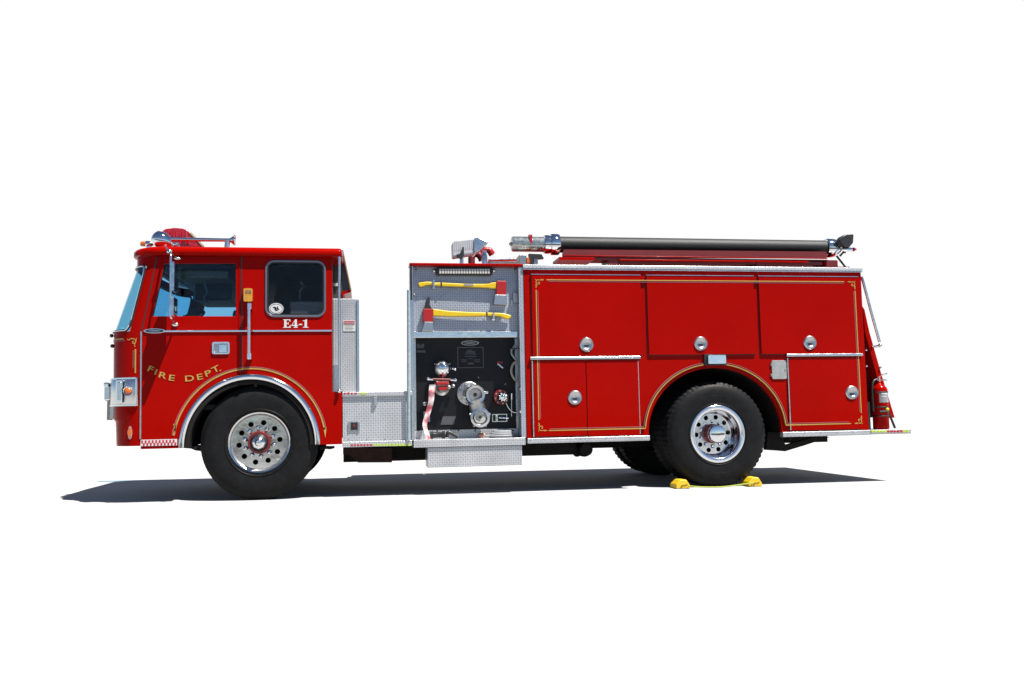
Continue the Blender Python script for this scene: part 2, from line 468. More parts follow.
# windshield seal: rounded path in (row, along) space
path = []
def wpt(v, u): p = front_pt(lerp_row(v), u); return p + Vector((-.006, -.004, 0))
for k in range(13): path.append(wpt(2.97, 1-(1-UW-.06)*k/12))
for k in range(1, 7): a = k/6*PI/2; path.append(wpt(2.97-.32*(1-math.cos(a)), UW+.06-.06*math.sin(a)))
for k in range(1, 9): path.append(wpt(2.65-1.35*k/8, UW))
for k in range(1, 7): a = k/6*PI/2; path.append(wpt(1.3-.28*math.sin(a), UW+.06*(1-math.cos(a))))
for k in range(1, 13): path.append(wpt(1.02, UW+.06+(1-UW-.06)*k/12))
far = [Vector((p.x, W-p.y, p.z)) for p in path]
MB().tube(path, .013, 8).tube(far, .013, 8).build('windshield_seal', BLACK, wind)
MB().tube([p+Vector((-.007,-.010,0)) for p in path], .006, 6).build('seal_trim', CHROME, wind)
# roof
rf = MB(); XF0 = UX(131.2, 256, .12); XR0 = UX(342.3, 252)
zt = [(UZ(256.4,240), .012), (UZ(255.5,240), .0), (UZ(251.2,240), .0), (UZ(248.8,240), .016), (UZ(247.4,240), .045), (UZ(246.4,240), .11), (UZ(245.4,240), .40)]
loops = []
for z, ins in zt:
    x0, x1, y0, y1 = XF0+ins*1.4, XR0-ins*.3, -.05+ins, W+.05-ins
    r = max(.05, .30-ins*.4)
    pl = arc(x0+r, y0+r, r, 270, 180, 8) + arc(x0+r, y1-r, r, 180, 90, 8) + arc(x1-.03, y1-.03, .03, 90, 0, 3) + arc(x1-.03, y0+.03, .03, 0, -90, 3)
    loops.append([rf.bm.verts.new((p[0], p[1], z)) for p in pl])
for a, c in zip(loops, loops[1:]):
    for k in range(len(a)): rf.bm.faces.new((a[k], a[(k+1) % len(a)], c[(k+1) % len(a)], c[k]))
rf.bm.faces.new(loops[0]); rf.bm.faces.new(loops[-1])
roof = rf.build('cab_roof', RED, E_, smooth=60)
MB().tube([V(341.5,250,-.02), V(341.8,256,-.02)], .012).build('roof_edge_cap', CHROME, roof)

# cab glass
g1 = MB().pplate([(163.5,262.5),(236.5,262.5),(236.5,317),(151,317)], .022, .027).build('door_window', GLASS, E_)
MB().ribbon([U(*p) for p in [(152.2,316.2),(164.5,263.5),(235.8,263.5)]], .012, .004, .03).build('window_seal', BLACK, g1)
g2 = MB().plate(prr(265.5, 261, 325.5, 316.5, 8, .02), [], .022, .027).build('rear_window', GLASSD, E_)
MB().plate(prr(265.2, 260.4, 325.9, 317.2, 9.2), [prr(267.2, 262.4, 324, 315.2, 7.4)], -.012, .015).build('window_frame', FRAME, g2, bev=.003)
MB().plate(prr(267.4, 262.6, 323.8, 315, 7.2), [prr(268.4, 263.6, 322.8, 314, 6.2)], -.006, .02).build('window_seal', BLACK, g2)
MB().pplate([(163.5,262.5),(236.5,262.5),(236.5,317),(151,317)], W-.027, W-.022).build('door_window', GLASS, E_)
# round sticker inside the rear window glass, drawn as plain dark patches on white
sx, sz = U(276.2, 308.6, .015)
stk = MB().plate(arc(sx, sz, .071, 0, 350, 35, .058), [], .0195, .0215).build('window_sticker', WHITE, g2)
sd = MB()
sd.plate(arc(sx, sz, .062, 0, 359, 40, .049), [arc(sx, sz, .058, 0, 359, 40, .045)], .0185, .0195)
for dx, dz, rx, rz_ in ((-.018,.012,.016,.009),(-.006,-.004,.012,.016),(.012,.010,.007,.015),(.020,-.006,.010,.008),(.002,-.018,.014,.006)):
    sd.plate(arc(sx+dx, sz+dz, rx, 0, 340, 12, rz_), [], .0185, .0195)
sd.build('sticker_print', BLACK, g2)

# cab interior
it = MB()
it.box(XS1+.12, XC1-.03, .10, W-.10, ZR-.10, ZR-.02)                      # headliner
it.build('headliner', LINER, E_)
MB().box(UX(172), UX(226), .16, .60, ZR-.20, ZR-.12).build('brown_reflection', TAN, E_, bev=.02)  # added tan block stands in for a brown reflection in the door window
MB().box(UX(176), UX(218), .85, W-.85, ZR-.34, ZR-.10).build('overhead_console', SEAT, E_, bev=.03)
MB().tube(spline([V(203,268,.30), V(206,276,.30), V(205,284,.30), V(207.5,292,.30), V(204,298,.30), V(208,304,.30)], 6), .010, 8).build('wavy_tube', PLQ, E_)  # thin grey wavy tube behind the door window
zf = ZB+.42
MB().box(XS0+.05, XC1-.02, .06, W-.06, zf-.05, zf).build('cab_floor', DARK, E_)
XB = UX(252, 300)
MB().box(XC1-.045, XC1-.005, .05, W-.05, ZB+.1, ZR-.02).build('cab_rear_wall', LINER, E_)
MB().box(XB+.02, XB+.05, .75, W-.75, zf, ZR-.1).box(XB+.02, XB+.05, .05, W-.05, zf, UZ(300,300)).build('cab_bulkhead', LINER, E_)
eng = MB().box(UX(288), XC1-.06, .14, W-.14, zf, UZ(299, 300)).build('engine_cover', PLATE_SHADED, E_, bev=.02)
MB().box(XB+.12, XC1-.06, 1.2, 1.24, UZ(302,300), ZR-.1).build('crew_partition', LINER, E_)
for yy in (.25, W-.75):
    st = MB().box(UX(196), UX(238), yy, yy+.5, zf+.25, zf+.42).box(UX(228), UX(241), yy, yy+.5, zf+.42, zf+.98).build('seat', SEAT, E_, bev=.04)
    MB().box(UX(231), UX(240), yy+.12, yy+.38, zf+1.0, zf+1.17).build('headrest', SEAT, st, bev=.03)
wc = V(183, 322, .45)
sw = MB()
ring = [Vector((.23*math.cos(2*PI*k/32), .23*math.sin(2*PI*k/32), 0)) for k in range(33)]
Mw = Matrix.Translation(wc) @ Matrix.Rotation(math.radians(-28), 4, 'Y')
sw.tube([Mw @ p for p in ring], .016, 8, cap=False)
for k in (0, 11, 22): sw.tube([Mw @ ring[k], wc], .012, 6)
sw.tube([wc, wc + Vector((-.25, 0, -.5))], .03, 8)
sw.build('steering_wheel', BLACK, E_)
MB().box(UX(140), UX(160), .12, W-.12, zf, UZ(326, 150)).build('dashboard', BLACK, E_, bev=.04)
MB().tube([V(300,300,.3), V(300,291,.3), V(304,286,.3), V(300,281,.3)], .012, 8).build('grab_hook', CREAM, E_)
pl = V(282, 292, .5)
# door outline, seams and furniture
dr = MB()
dr.ribbon([U(157,257), U(145,316), U(141.6,331), U(140.7,440)], .012, -.003, .003)
dr.build('door_seam', BLACK, E_)
MB().ribbon([(UX(241.6,255),ZR), (UX(241.8,380), UZ(372,242))], .012, -.003, .003).build('door_seam', BLACK, E_)
MB().ribbon([U(159.5,259), U(239.5,259), U(239.6,329)], .008, -.006, .003).build('door_rib', RED, E_)
MB().ribbon([U(141.3,331.5), U(140.5,439)], .014, -.010, .002).build('door_edge_trim', ALU, E_, bev=.002)
MB().pbox(163, 329.9, 332, 331.7, -.014, .004).build('waist_trim', CHROME, E_, bev=.004)
em = MB().plate(arc(*U(154.8,331), .102, 0, 352, 40, .024), [], -.012, .002).build('door_emblem', CHROMEB, E_, bev=.003)
MB().plate(arc(*U(154.8,331), .088, 0, 352, 40, .016), [], -.0135, -.010).build('emblem_face', BLACK, em)
MB().plate(arc(*U(154.8,331), .060, 0, 352, 30, .004), [], -.0145, -.013).build('emblem_lettering', CHROMEB, em)
hd = MB().plate(prr(212.2,341.8,229.8,354.2,2), [prr(214,343.6,228,352.6,1.2)], -.016, .002).build('door_handle', CHROME, E_, bev=.003)
MB().plate(prr(213.8,343.2,228.2,353,1.2), [], -.004, .001).build('handle_recess', LATCH, hd)
MB().pbox(219,344.4,226.8,352.2, -.018, -.004).build('handle_paddle', CHROME, hd, bev=.004)
# arch: chrome moulding, gold line
def archband(r0, r1, rz0, rz1, y0, y1, cx=None, cz=None, a0=0, a1=180):
    cx = XA if cx is None else cx; cz = ZA if cz is None else cz
    return MB().plate(arc(cx, cz, r1, a0, a1, 60, rz1) + arc(cx, cz, r0, a1, a0, 60, rz0), [], y0, y1)
MB().tube([(p[0], -.002, p[1]) for p in arc(XA, ZA, RA-.034, 0, 180, 90, RAZ-.034)], .032, 20).build('wheel_arch_trim', CHROME, E_)
archband(RA-.105, RA-.07, RAZ-.105, RAZ-.07, -.012, .25).build('arch_lip', DARK, E_)
for dr_, w_, mm in ((.042, .014, GOLD), (.062, .006, GOLDL)):
    archband(RA+dr_, RA+dr_+w_, RAZ+dr_, RAZ+dr_+w_, -.004, .002, a0=11, a1=171).build('arch_stripe', mm, E_)
for px, py, s in ((174.8, 430, -1), (325, 433.5, 1)):
    MB().pplate([(px-1.6,py-6),(px+1.6,py-6),(px+1.0*s*0+.2,py+4.5)], -.004, .002).build('stripe_tip', GOLD, E_)
# wheel wells
def well(cx, cz, r, rz, y0, y1, name='wheel_well'):
    wv = MB(); n = 30; A = arc(cx, cz, r, 0, 180, n, rz)
    lo = A
    f = [wv.bm.verts.new((p[0], y0, p[1])) for p in lo]; k = [wv.bm.verts.new((p[0], y1, p[1])) for p in lo]
    for i in range(len(lo)-1): wv.bm.faces.new((f[i], f[i+1], k[i+1], k[i]))
    wv.bm.faces.new(k)
    return wv.build(name, DARK, E_)
well(XA, ZA, RA-.04, RAZ-.04, .03, .95)
well(XA, ZA, RA-.04, RAZ-.04, W-.03, W-.95)
# bottom checker strip, marker lamp, headlamp bezel
ck = MB().pbox(140.6,439.4,177,445.8, -.006, .002).build('reflector_strip', WHITE, E_)
cs = MB(); x0, x1 = UX(141.4,442), UX(176.4,442); za, zb = UZ(445.4,160), UZ(440,160); n = 20
for i in range(n):
    for j in range(2):
        if (i+j) % 2: cs.box(x0+(x1-x0)*i/n, x0+(x1-x0)*(i+1)/n, -.008, -.005, za+(zb-za)*j/2, za+(zb-za)*(j+1)/2)
cs.build('reflector_squares', LREDV, ck)
def skin(px, py, off=0.0, up=0.0):
    """point on the curved front corner seen at a photo position"""
    v = 0
    for i in range(len(rows)-1):
        if rows[i][0] <= py <= rows[i+1][0]: v = i + (py-rows[i][0])/(rows[i+1][0]-rows[i][0])
    r = lerp_row(v); best = None
    for k in range(141):
        p = front_pt(r, k/200)
        c = R @ p + T; x = 512 + F*c.x/c.z
        q = front_pt(r, k/200+.005); tn = (q-p); nrm = Vector((-tn.y, tn.x, 0)); nrm = Vector((tn.y*-1, tn.x, 0)).normalized()
        if nrm.y > 0: nrm = -nrm
        if best is None or abs(x-px) < best[0]: best = (abs(x-px), p, nrm)
    return best[1] + best[2]*off
def skinstrip(mb, pts, w, off, vertical=False):
    P = [skin(x, y, off) for x, y in pts]; Q = [skin(x, y, -.004) for x, y in pts]
    for i in range(len(P)-1):
        d = (P[i+1]-P[i]).normalized(); n = (P[i]-Q[i]).normalized(); s = d.cross(n).normalized()*w/2
        q = [P[i]+s, P[i+1]+s, P[i+1]-s, P[i]-s]
        vs = [mb.bm.verts.new(p) for p in q]; mb.bm.faces.new(vs)
    return mb
gs = MB()
skinstrip(gs, [(x, 338-.02*x+2.8) for x in range(112, 126, 2)], .013, .004)
skinstrip(gs, [(135.6, y) for y in range(349, 374, 6)], .014, .004)
skinstrip(gs, [(127.5,338.8),(129,340),(131,338.4),(134,338.6),(136,340.5),(135.2,343),(132.8,343.2),(133,341),(134.3,341.5)], .008, .004)
skinstrip(gs, [(136.6,338),(136.2,341.5),(134.4,345),(135.2,347)], .007, .004)
gs.build('front_stripe', GOLD, E_)
gs = MB(); skinstrip(gs, [(x, 341.8-.02*x+.8) for x in range(113, 126, 2)], .006, .004); skinstrip(gs, [(133.4, y) for y in range(350, 370, 6)], .006, .004)
gs.build('front_pinstripe', GOLDL, E_)
# headlamp bezel wraps the corner
bz = MB(); grid = []
for j, (y, off) in enumerate(((377.2,.004),(377.2,.022),(378.6,.028),(391,.028),(404,.028),(405.6,.022),(405.6,.004))):
    vrow = 5 + (y-378)/(419-378) if y >= 378 else 4 + (y-340)/38
    line = []
    for k in range(19):
        u = .028 + (.97)*k/18
        r = lerp_row(vrow); p = front_pt(r, u); q = front_pt(r, min(1, u+.004)); tn = q-p
        nrm = Vector((-abs(tn.y), -abs(tn.x), 0)); nrm = nrm.normalized() if nrm.length > 0 else Vector((-1,0,0))
        line.append(p + nrm*off)
    full = line + [Vector((p.x, W-p.y, p.z)) for p in reversed(line)]
    grid.append([bz.bm.verts.new(p) for p in full])
for a, c in zip(grid, grid[1:]):
    for k in range(len(a)-1): bz.bm.faces.new((a[k], a[k+1], c[k+1], c[k]))
bz = bz.build('headlamp_bezel', ALU, E_, smooth=50)
ed = MB()
for y in (378.2, 405): skinstrip(ed, [(x, y) for x in range(113, 138, 2)], .016, .033)
skinstrip(ed, [(137.2, y) for y in (378,388,398,405)], .012, .031)
ed.build('bezel_edge', CHROME, bz)
# side of the headlamp housing: deep chrome frame standing out at the corner
hl = MB().pbox(115.2, 379.2, 122.4, 403.4, -.01, .2).build('headlamp', CHROME, E_, bev=.012)
MB().pbox(116.8, 382, 121.0, 400.8, -.022, .0).build('lamp_face', CHROMEB, hl, bev=.008)
MB().pbox(121.6, 380.8, 124.4, 402, .004, .2).build('lamp_shroud', BLACK, hl, bev=.006)
p = skin(129.8, 391, .030)
mk = MB().ball(p, .036, (1,.7,1), 20).build('marker_lamp', AMBER, E_)
MB().lathe([(.036,-.012),(.044,-.016),(.050,0),(.044,.014)], p, 'Y', 28).build('lamp_rim', CHROME, mk)
p = skin(130.6, 432.2, .006)
lz = [(p.x+dx, p.z+dz) for dx, dz in ((-.012,.055),(.0,.068),(.012,.055),(.024,0),(.012,-.055),(0,-.068),(-.012,-.055),(-.024,0))]
sm_ = MB().plate(lz, [], p.y-.012, p.y+.03).build('side_marker', CHROME, E_, bev=.004)
MB().plate([(p.x+(x-p.x)*.72, p.z+(z-p.z)*.8) for x, z in lz], [], p.y-.020, p.y-.008).build('marker_lens', AMBER, sm_, bev=.004)
# front bumper end with its post and cushion
fb = MB().box(UX(105,395,.35), UX(112,395,.35), .30, W-.30, UZ(401,108,.35), UZ(385,108,.35)).build('front_bumper', CHROMEB, E_, bev=.02)
MB().box(UX(104.4,385,.3), UX(110,385,.3), .26, W-.26, UZ(387.5,108,.3), UZ(382.5,108,.3)).build('bumper_top', CHROME, fb, bev=.014)
MB().box(UX(106.4,410,.3), UX(109.4,410,.3), .32, .42, UZ(420,108,.3), UZ(401,108,.3)).build('bumper_post', CREAM, fb)
MB().box(UX(109.4,410,.3), UX(113,410,.3), .32, W-.32, UZ(419,108,.3), UZ(401,108,.3)).build('bumper_bracket', ALU, fb)
# small catches on the front face
MB().ball(skin(111.6, 344, .012), .02, seg=10).ball(skin(111.2, 333.5, .02), .02, seg=10).build('front_rivet', BLACK, E_)

# painted lettering on the cab
def letters(items, size, sx, bold):
    bmL = bmesh.new()
    for ch, px, py, ang in items:
        x, z = U(px, py)
        M = Matrix.Translation((x, -.003, z)) @ Matrix.Rotation(math.radians(ang), 4, 'Y') @ Matrix.Rotation(PI/2, 4, 'X')
        me = text_mesh('t', ch, size, GOLD, M, sx, .0015, bold=bold); bmL.from_mesh(me); bpy.data.meshes.remove(me)
    lm = bpy.data.meshes.new('door_lettering'); bmL.to_mesh(lm); bmL.free(); lm.materials.append(GOLD)
    o = bpy.data.objects.new('door_lettering', lm); COL.objects.link(o); o.parent = E_
letters([('F',149.3,371.5,24),('I',155.0,374.6,20),('R',161.6,378.0,16),('E',171.2,380.6,8)], .082, 1.55, .0008)
letters([('D',189.6,381.2,-4),('E',200.2,379.6,-12),('P',208.8,376.0,-20),('T',217.0,371.6,-27),('.',220.6,370.8,-27)], .082, 1.55, .0008)
# unit number in slab serif, built stroke by stroke: local units (0..1 high)
def glyphs():
    E4 = []
    E4.append((0, [[(0,0),(.80,0),(.80,.30),(.72,.30),(.66,.10),(.36,.10),(.36,.46),(.50,.46),(.52,.36),(.58,.36),(.58,.66),(.52,.66),(.50,.56),(.36,.56),(.36,.90),(.64,.90),(.71,.72),(.78,.72),(.78,1),(0,1),(0,.92),(.11,.90),(.11,.10),(0,.08)]]))
    E4.append((.86, [[(.0,.24),(.44,1),(.62,1),(.62,.34),(.76,.34),(.76,.22),(.62,.22),(.62,.10),(.72,.08),(.72,0),(.28,0),(.28,.08),(.38,.10),(.38,.22),(.0,.22)], [(.12,.34),(.38,.34),(.38,.78)]]))
    E4.append((1.70, [[(0,.32),(.36,.32),(.36,.46),(0,.46)]]))
    E4.append((2.14, [[(0,0),(.60,0),(.60,.08),(.44,.10),(.44,1),(.32,1),(.24,.90),(0,.86),(0,.78),(.18,.78),(.18,.10),(0,.08)]]))
    return E4
un = MB(); x0, z0 = U(283.2, 327.8); hh = UZ(319.4, 295) - UZ(327.8, 295)
for dx, ls in glyphs():
    q = [[(x0+(dx+a)*hh*1.06, z0+b_*hh) for a, b_ in l] for l in ls]
    un.plate(q[0], q[1:], -.0035, .001)
un.build('unit_number', WHITE, E_)

# marker lamp and grab bar behind the door
al = MB().plate(prr(244.2,289,252.9,302,1.2), [], -.05, .002).build('clearance_lamp', AMBERY, E_, bev=.008)
MB().pbox(245.6,290.4,247.8,293, -.054, -.049).pbox(248.6,290.4,251.2,293, -.054, -.049).build('lamp_bracket', TAN, al)
gb = MB().tube([V(249.1,304,-.10), V(249.0,357.5,-.10)], .0165, 12).build('grab_bar', CHROMEB, E_)
MB().pbox(247.2,302.6,251.4,309, -.115, .002).pbox(247,352.6,251.2,359.4, -.115, .002).build('bar_bracket', CHROME, gb, bev=.008)

# mirror on its tube arm
ma = MB().tube(spline([V(166.5,248,-.06), V(168.5,251,-.14), V(170.6,254,-.22), V(170.8,262,-.24), V(170.7,290,-.24), V(170.6,314,-.24), V(172.3,319,-.22), V(175,323.4,-.06), V(175,324.5,0)], 6), .0105, 10).build('mirror_arm', CHROMEB, E_)
MB().ball(V(175.2,324.6,-.005), .03, (1.1,.6,.7), 14).tube([V(170.7,254,-.2), V(177,258,-.02)], .012, 8).ball(V(177.5,258.4,-.02), .03, (1.3,.8,.6), 12).ball(V(169.5,251.5,-.15), .024, (1.2,1,1), 12).build('arm_foot', CHROMEB, ma)
for (xa, ya, xb, yb) in ((172.6, 263, 176, 291.5), (172.2, 297.5, 175.4, 316)):
    mr = MB().plate(prr(xa, ya, xb, yb, 1.2, -.22), [], -.30, -.12).build('mirror', MIRR, E_, bev=.010)
    MB().tube([V(170.7, (ya+yb)/2-4, -.235), V(173, (ya+yb)/2-4, -.225)], .008, 8).tube([V(170.7, (ya+yb)/2+4, -.235), V(173, (ya+yb)/2+4, -.225)], .008, 8).build('mirror_clamp', CHROMEB, mr)

# roof: light bar, siren, horn, marker
lb = [(160.2,247),(160.4,234),(162.5,230.4),(166,228.6),(174,227.6),(182,228.2),(187,229.8),(189.5,232.6),(193.5,238),(203,247.2)]
lt = MB().plate([U(x, y, .55) for x, y in lb], [], .55, W-.55).build('light_bar', REDL, E_, bev=.05)
for i in range(4): MB().tube([V(168+i*6, 244, .53-.002*i), V(168+i*6, 231.5, .53-.002*i)], .012, 8).build('beacon', REDL, lt)
MB().tube([V(190,233.5,.5), V(203,247,.5)], .018, 8).build('light_bar_stay', TAN, lt)
MB().tube([V(174,245.5,.45), V(179,245.5,.45)], .035, 12).pbox(171,243.2,180,247.4,.42,.5).build('light_bar_foot', CHROMEB, lt)
sc = V(162.4, 240.6, .3)
MB().lathe([(0,-.105),(.045,-.10),(.075,-.075),(.086,-.03),(.088,.0),(.080,.035),(.058,.07),(.028,.10),(.0,.11)], (0,0,0), 'X', 28).xform(Matrix.Translation(sc) @ Matrix.Rotation(math.radians(28), 4, 'Y')).build('siren', CHROME, E_)
MB().tube([sc+Vector((.0,0,-.05)), V(165.5,249.5,.25)], .025, 10).build('siren_foot', CHROMEB, E_)
hn = MB().lathe([(.030,-.04),(.030,0),(.022,.02),(.020,.30),(.018,.58),(.024,.60),(.045,.625),(.058,.64),(.056,.645),(.02,.62),(0,.62)], V(170, 239.3, .3), 'X', 24).build('air_horn', CHROME, E_)
MB().tube([V(227,247.5,.3), V(227.6,241,.3)], .028, 10).build('horn_foot', CHROMEB, hn)
rm = MB().lathe([(0,-.0),(.022,.0),(.027,.012),(.027,.055)], V(140.7, 243.9, .45), 'X', 20).build('roof_marker', AMBER, E_)
MB().lathe([(.029,.05),(.034,.06),(.030,.10),(.012,.13),(0,.13)], V(140.7, 243.9, .45), 'X', 20).pbox(146.5,245,151,248.5,.43,.47).build('marker_housing', CHROME, rm)

# rear of the cab: post, slanted canopy side, tread-plate engine wall
MB().pbox(333, 255, 341.8, 392, .52, .56).build('crew_opening_side', LINER, E_)
MB().pplate([(332.5,255),(342.5,250.5),(350.2,290),(349.8,292.2),(343.5,294.5),(343,298),(332.5,298)], .50, .56).build('canopy_side', mat('canopy_brown', (.06,.05,.035), rough=.35, coat=.4, var=.4, vscale=5), E_)
MB().pplate([(341.6,250),(343.2,250),(351.4,290),(350.8,292),(343.6,294.4),(343.6,297),(341.8,297),(341.8,291.5),(349.6,290)], .47, W-.47).build('canopy_edge', RED, E_)
MB().tube([V(342.4,250.5,.46), V(350.6,290,.46)], .010, 8).build('canopy_trim', TAN, E_)
MB().pbox(333,283,338,286, .47,.50).build('dome_lamp', LENS, E_)
MB().tube([V(339.3,256,-.03), V(339.4,391,-.03)], .0125, 12).ball(V(339.3,391.2,-.03), .02, seg=10).build('corner_post', CHROMEB, E_)
ew = MB().pbox(332.4, 298.4, 358.2, 392.4, .30, W-.30).build('engine_wall', PLATE, E_, bev=.012)
MB().pbox(357, 300, 359.2, 391, .285, .33).build('wall_corner', ALU, ew)
MB().pbox(332.6, 365, 340.5, 392, .20, .29).build('step_guard', ALU, E_, bev=.004)
ws = MB().pbox(343.2,320.4,355.4,331.2, .293, .299).build('warning_sign', WHITE, ew)
MB().plate(prr(343.8,321,354.8,324.3,.9,.29), [], .291, .296).build('sign_heading', LREDV, ws)
# DANGER heading and small print
mtx = Matrix.Translation((UX(349.3,323,.29), .2895, UZ(323.7,349,.29))) @ Matrix.Rotation(PI/2, 4, 'X')
me = text_mesh('sign_text', 'DANGER', .026, WHITE, mtx, 1.1, .0008); me.materials.append(WHITE); o = bpy.data.objects.new('sign_text', me); COL.objects.link(o); o.parent = ws
ln = MB()
for i in range(4): ln.pbox(344.6, 325.3+i*1.4, 354-(i%2)*1.5, 325.6+i*1.4, .2915, .294)
ln.build('sign_print', GREYC, ws)

# tread-plate locker between cab and pump
lk = MB().pbox(342.6, 395.6, 411.6, 441.8, .012, W-.012).build('side_locker', PLATE, E_, bev=.004)
lt_ = MB().pbox(342.4, 391.6, 412.2, 396.4, -.012, W+.012).build('locker_top', PLATE, E_, bev=.008)
ls_ = MB().pbox(342.4, 441.2, 412.2, 446.6, -.02, W+.02).build('locker_sill', PLATE, E_, bev=.006)
d1 = MB(); d2 = MB(); d3 = MB()
for i in range(4): d1.pbox(343.8+i*3.6, 392.4, 345.8+i*3.6, 394.2, -.016, -.008)
for i in range(7): d1.pbox(350.8+i*3.2, 444.2, 352.8+i*3.2, 446.0, -.024, -.016)
for i in range(2): d3.pbox(361+i*2.8, 392.3, 363.4+i*2.8, 394.4, -.016, -.008)
for i in range(12): d2.pbox(373.2+i*3.2, 444.0, 375.4+i*3.2, 445.8, -.024, -.016)
d1.build('reflector_squares', LREDV, ls_); d2.build('reflector_squares', LGRN, ls_); d3.build('reflector_square', LGRN, lt_)
vn = MB().pbox(348.6,422.2,359.6,430, -.004, .012).build('outlet_plate', BLACK, lk, bev=.003)
MB().pbox(352.6,424.8,355.4,427.4, -.010, -.004).build('outlet_lamp', REDIN, vn, bev=.003)
MB().pbox(348.4,421.8,350.6,430.4, -.006, .012).pbox(357.6,421.8,359.8,430.4, -.006, .012).build('outlet_edge', ALUD, vn, bev=.002)
MB().pbox(373.6,397,377.4,404.4, -.02, .012).build('locker_latch', ALU, lk, bev=.006)
rv = MB()
for px in (349, 367, 385, 402): rv.ball(V(px, 438.6, .01), .007, seg=8)
rv.build('rivet', ALUD, lk)

# pump house
RC = .24                                           # depth of the recess
XPL, XPR = UX(412, 350), UX(525, 350)
ZPT = UZ(263.4, 470); ZST2 = UZ(439.2, 470)
MB().box(XPL+.16, XPR, RC+.02, W-RC-.02, ZST2-.05, ZPT-.02).build('pump_house_core', BLACK, E_)
rf2 = MB(); lo2 = [rf2.bm.verts.new((x, y, z)) for z in (ZPT-.028, ZPT) for x, y in ((XPL-.02,-.01),(XPR,-.01),(XPR,W),(XPL+.22,W),(XPL+.16,.35),(XPL-.02,.2))]
for k in range(6): rf2.bm.faces.new((lo2[k], lo2[(k+1)%6], lo2[6+(k+1)%6], lo2[6+k]))
rf2.bm.faces.new(lo2[:6]); rf2.bm.faces.new(lo2[6:]); rf2.build('pump_house_roof', RED, E_, bev=.008)
RU = .09
up = MB().pbox(411, 264, 518.5, 333, RU, RC+.02).build('tool_panel', PLATE_SHADED, E_)
MB().pbox(411, 334, 518, 432, RC, RC+.02).build('pump_panel', PANEL, E_)
MB().pbox(413, 331.4, 518, 337.6, RU-.012, RC+.01).build('shelf_trim', mat('polished_strip', (.7,.68,.64), metal=1, rough=.16, bump=.5, bscale=5), E_, bev=.006)
# side frames of the recess
MB().box(XPR-.055, XPR-.004, .0, RC+.02, ZST2, ZPT-.03).build('frame_column', PLATE_SHADED, E_, bev=.004)
MB().box(XPL-.012, XPL+.018, .0, RC+.02, ZST2, ZPT-.03).build('frame_column', ALU, E_, bev=.004)
MB().pbox(413.8,338,416,430, RC-.02, RC).pbox(515.6,338,518,430, RC-.02, RC).build('panel_edge', ALU, E_)
MB().pbox(518.4,267,520,436, RC-.06, RC).build('red_pipe', REDIN, E_)
MB().tube([V(408.6,290,-.05), V(408.7,440,-.03)], .017, 10).build('hand_rail', BLUEC, E_)
MB().pbox(409.8,264.6,412.2,300, -.004, .012).build('frame_edge', BLACK, E_)
# step of the pump panel
MB().pbox(413, 429.4, 525, 438.8, RC-.03, RC).build('kick_plate', PLATE, E_)
ps = MB().pbox(413.6, 438.8, 525.6, 446.4, -.03, RC+.02).build('pump_step', PLATE, E_, bev=.006)
MB().pbox(427.6, 446.6, 522.2, 466.4, -.01, .30).build('step_box', PLATE, E_, bev=.004)
rv = MB()
for px in (418, 437.4, 458.5, 475.4, 500, 513): rv.ball(V(px, 430.4, RC-.03), .010, seg=8)
for px in (416, 515): 
    for py in (269.5,): rv.ball(V(px, py, RU), .010, seg=8)
rv.build('panel_bolt', BLACK, E_)
# scene light strip
ll = MB().pbox(436.4,267.6,492.4,274.8, RU-.07, RU).build('work_light', BLACK, E_, bev=.008)
seg = MB(); n = 19
for i in range(n):
    a = 439+(490-439)*i/n; seg.pbox(a+.25, 268.7, a+(490-439)/n-.25, 273.6, RU-.078, RU-.068)
seg.build('light_lens', LENS, ll, bev=.003)
MB().ball(V(434.4,270.8,RU-.03), .022, seg=12).ball(V(493.6,270.6,RU-.03), .022, seg=12).build('light_knob', CHROMEB, ll)

# pump panel fittings
Yp = RC
def disc(px, py, r, y0, y1, n=32): return MB().lathe([(0,y0),(r*.9,y0),(r,y0+min(.008,abs(y1-y0)/3)),(r,y1),(0,y1)], (U(px,py,y0)[0],0,U(px,py,y0)[1]), 'Y', n)
# chrome cap of the upper outlet with red handle bar
x, z = U(442.4, 368.4, Yp-.10)
cp = MB().lathe([(0,-.15),(.034,-.148),(.066,-.128),(.086,-.10),(.094,-.07),(.094,-.03),(.082,-.01),(.075,.0)], (x, Yp, z), 'Y', 32).build('outlet_cap', CHROME, E_)
cl = MB()
for k in range(3):
    a = PI*2*k/3+.5; cl.tube([(x+.03*math.cos(a), Yp-.15, z+.03*math.sin(a)), (x+.092*math.cos(a), Yp-.085, z+.092*math.sin(a))], .012, 8)
cl.build('cap_lug', CHROMEB, cp)
MB().tube([V(452,368.5,Yp-.02), V(456,369,Yp-.02)], .015, 8).ball(V(455,369.6,Yp-.04), .016, seg=10).build('cap_chain', CHROMEB, cp)
hb = MB().tube([V(433,379.4,Yp-.13), V(450.6,379.8,Yp-.13)], .014, 10).build('valve_handle', REDIN, E_)
MB().tube([V(428.4,379,Yp-.13), V(433.4,379.4,Yp-.13)], .013, 10).tube([V(450.4,379.8,Yp-.13), V(455.4,380,Yp-.13)], .013, 10).ball(V(428.2,379,Yp-.13), .018, seg=10).ball(V(455.6,380,Yp-.13), .018, seg=10).build('handle_grip', CHROME, hb)
ov = MB().lathe([(.085,0),(.085,-.03),(.06,-.045),(.05,-.10),(0,-.10)], (*U(441.5,387.5,Yp)[:1], Yp, U(441.5,387.5,Yp)[1]), 'Y', 28).build('lower_outlet', ALUD, E_)
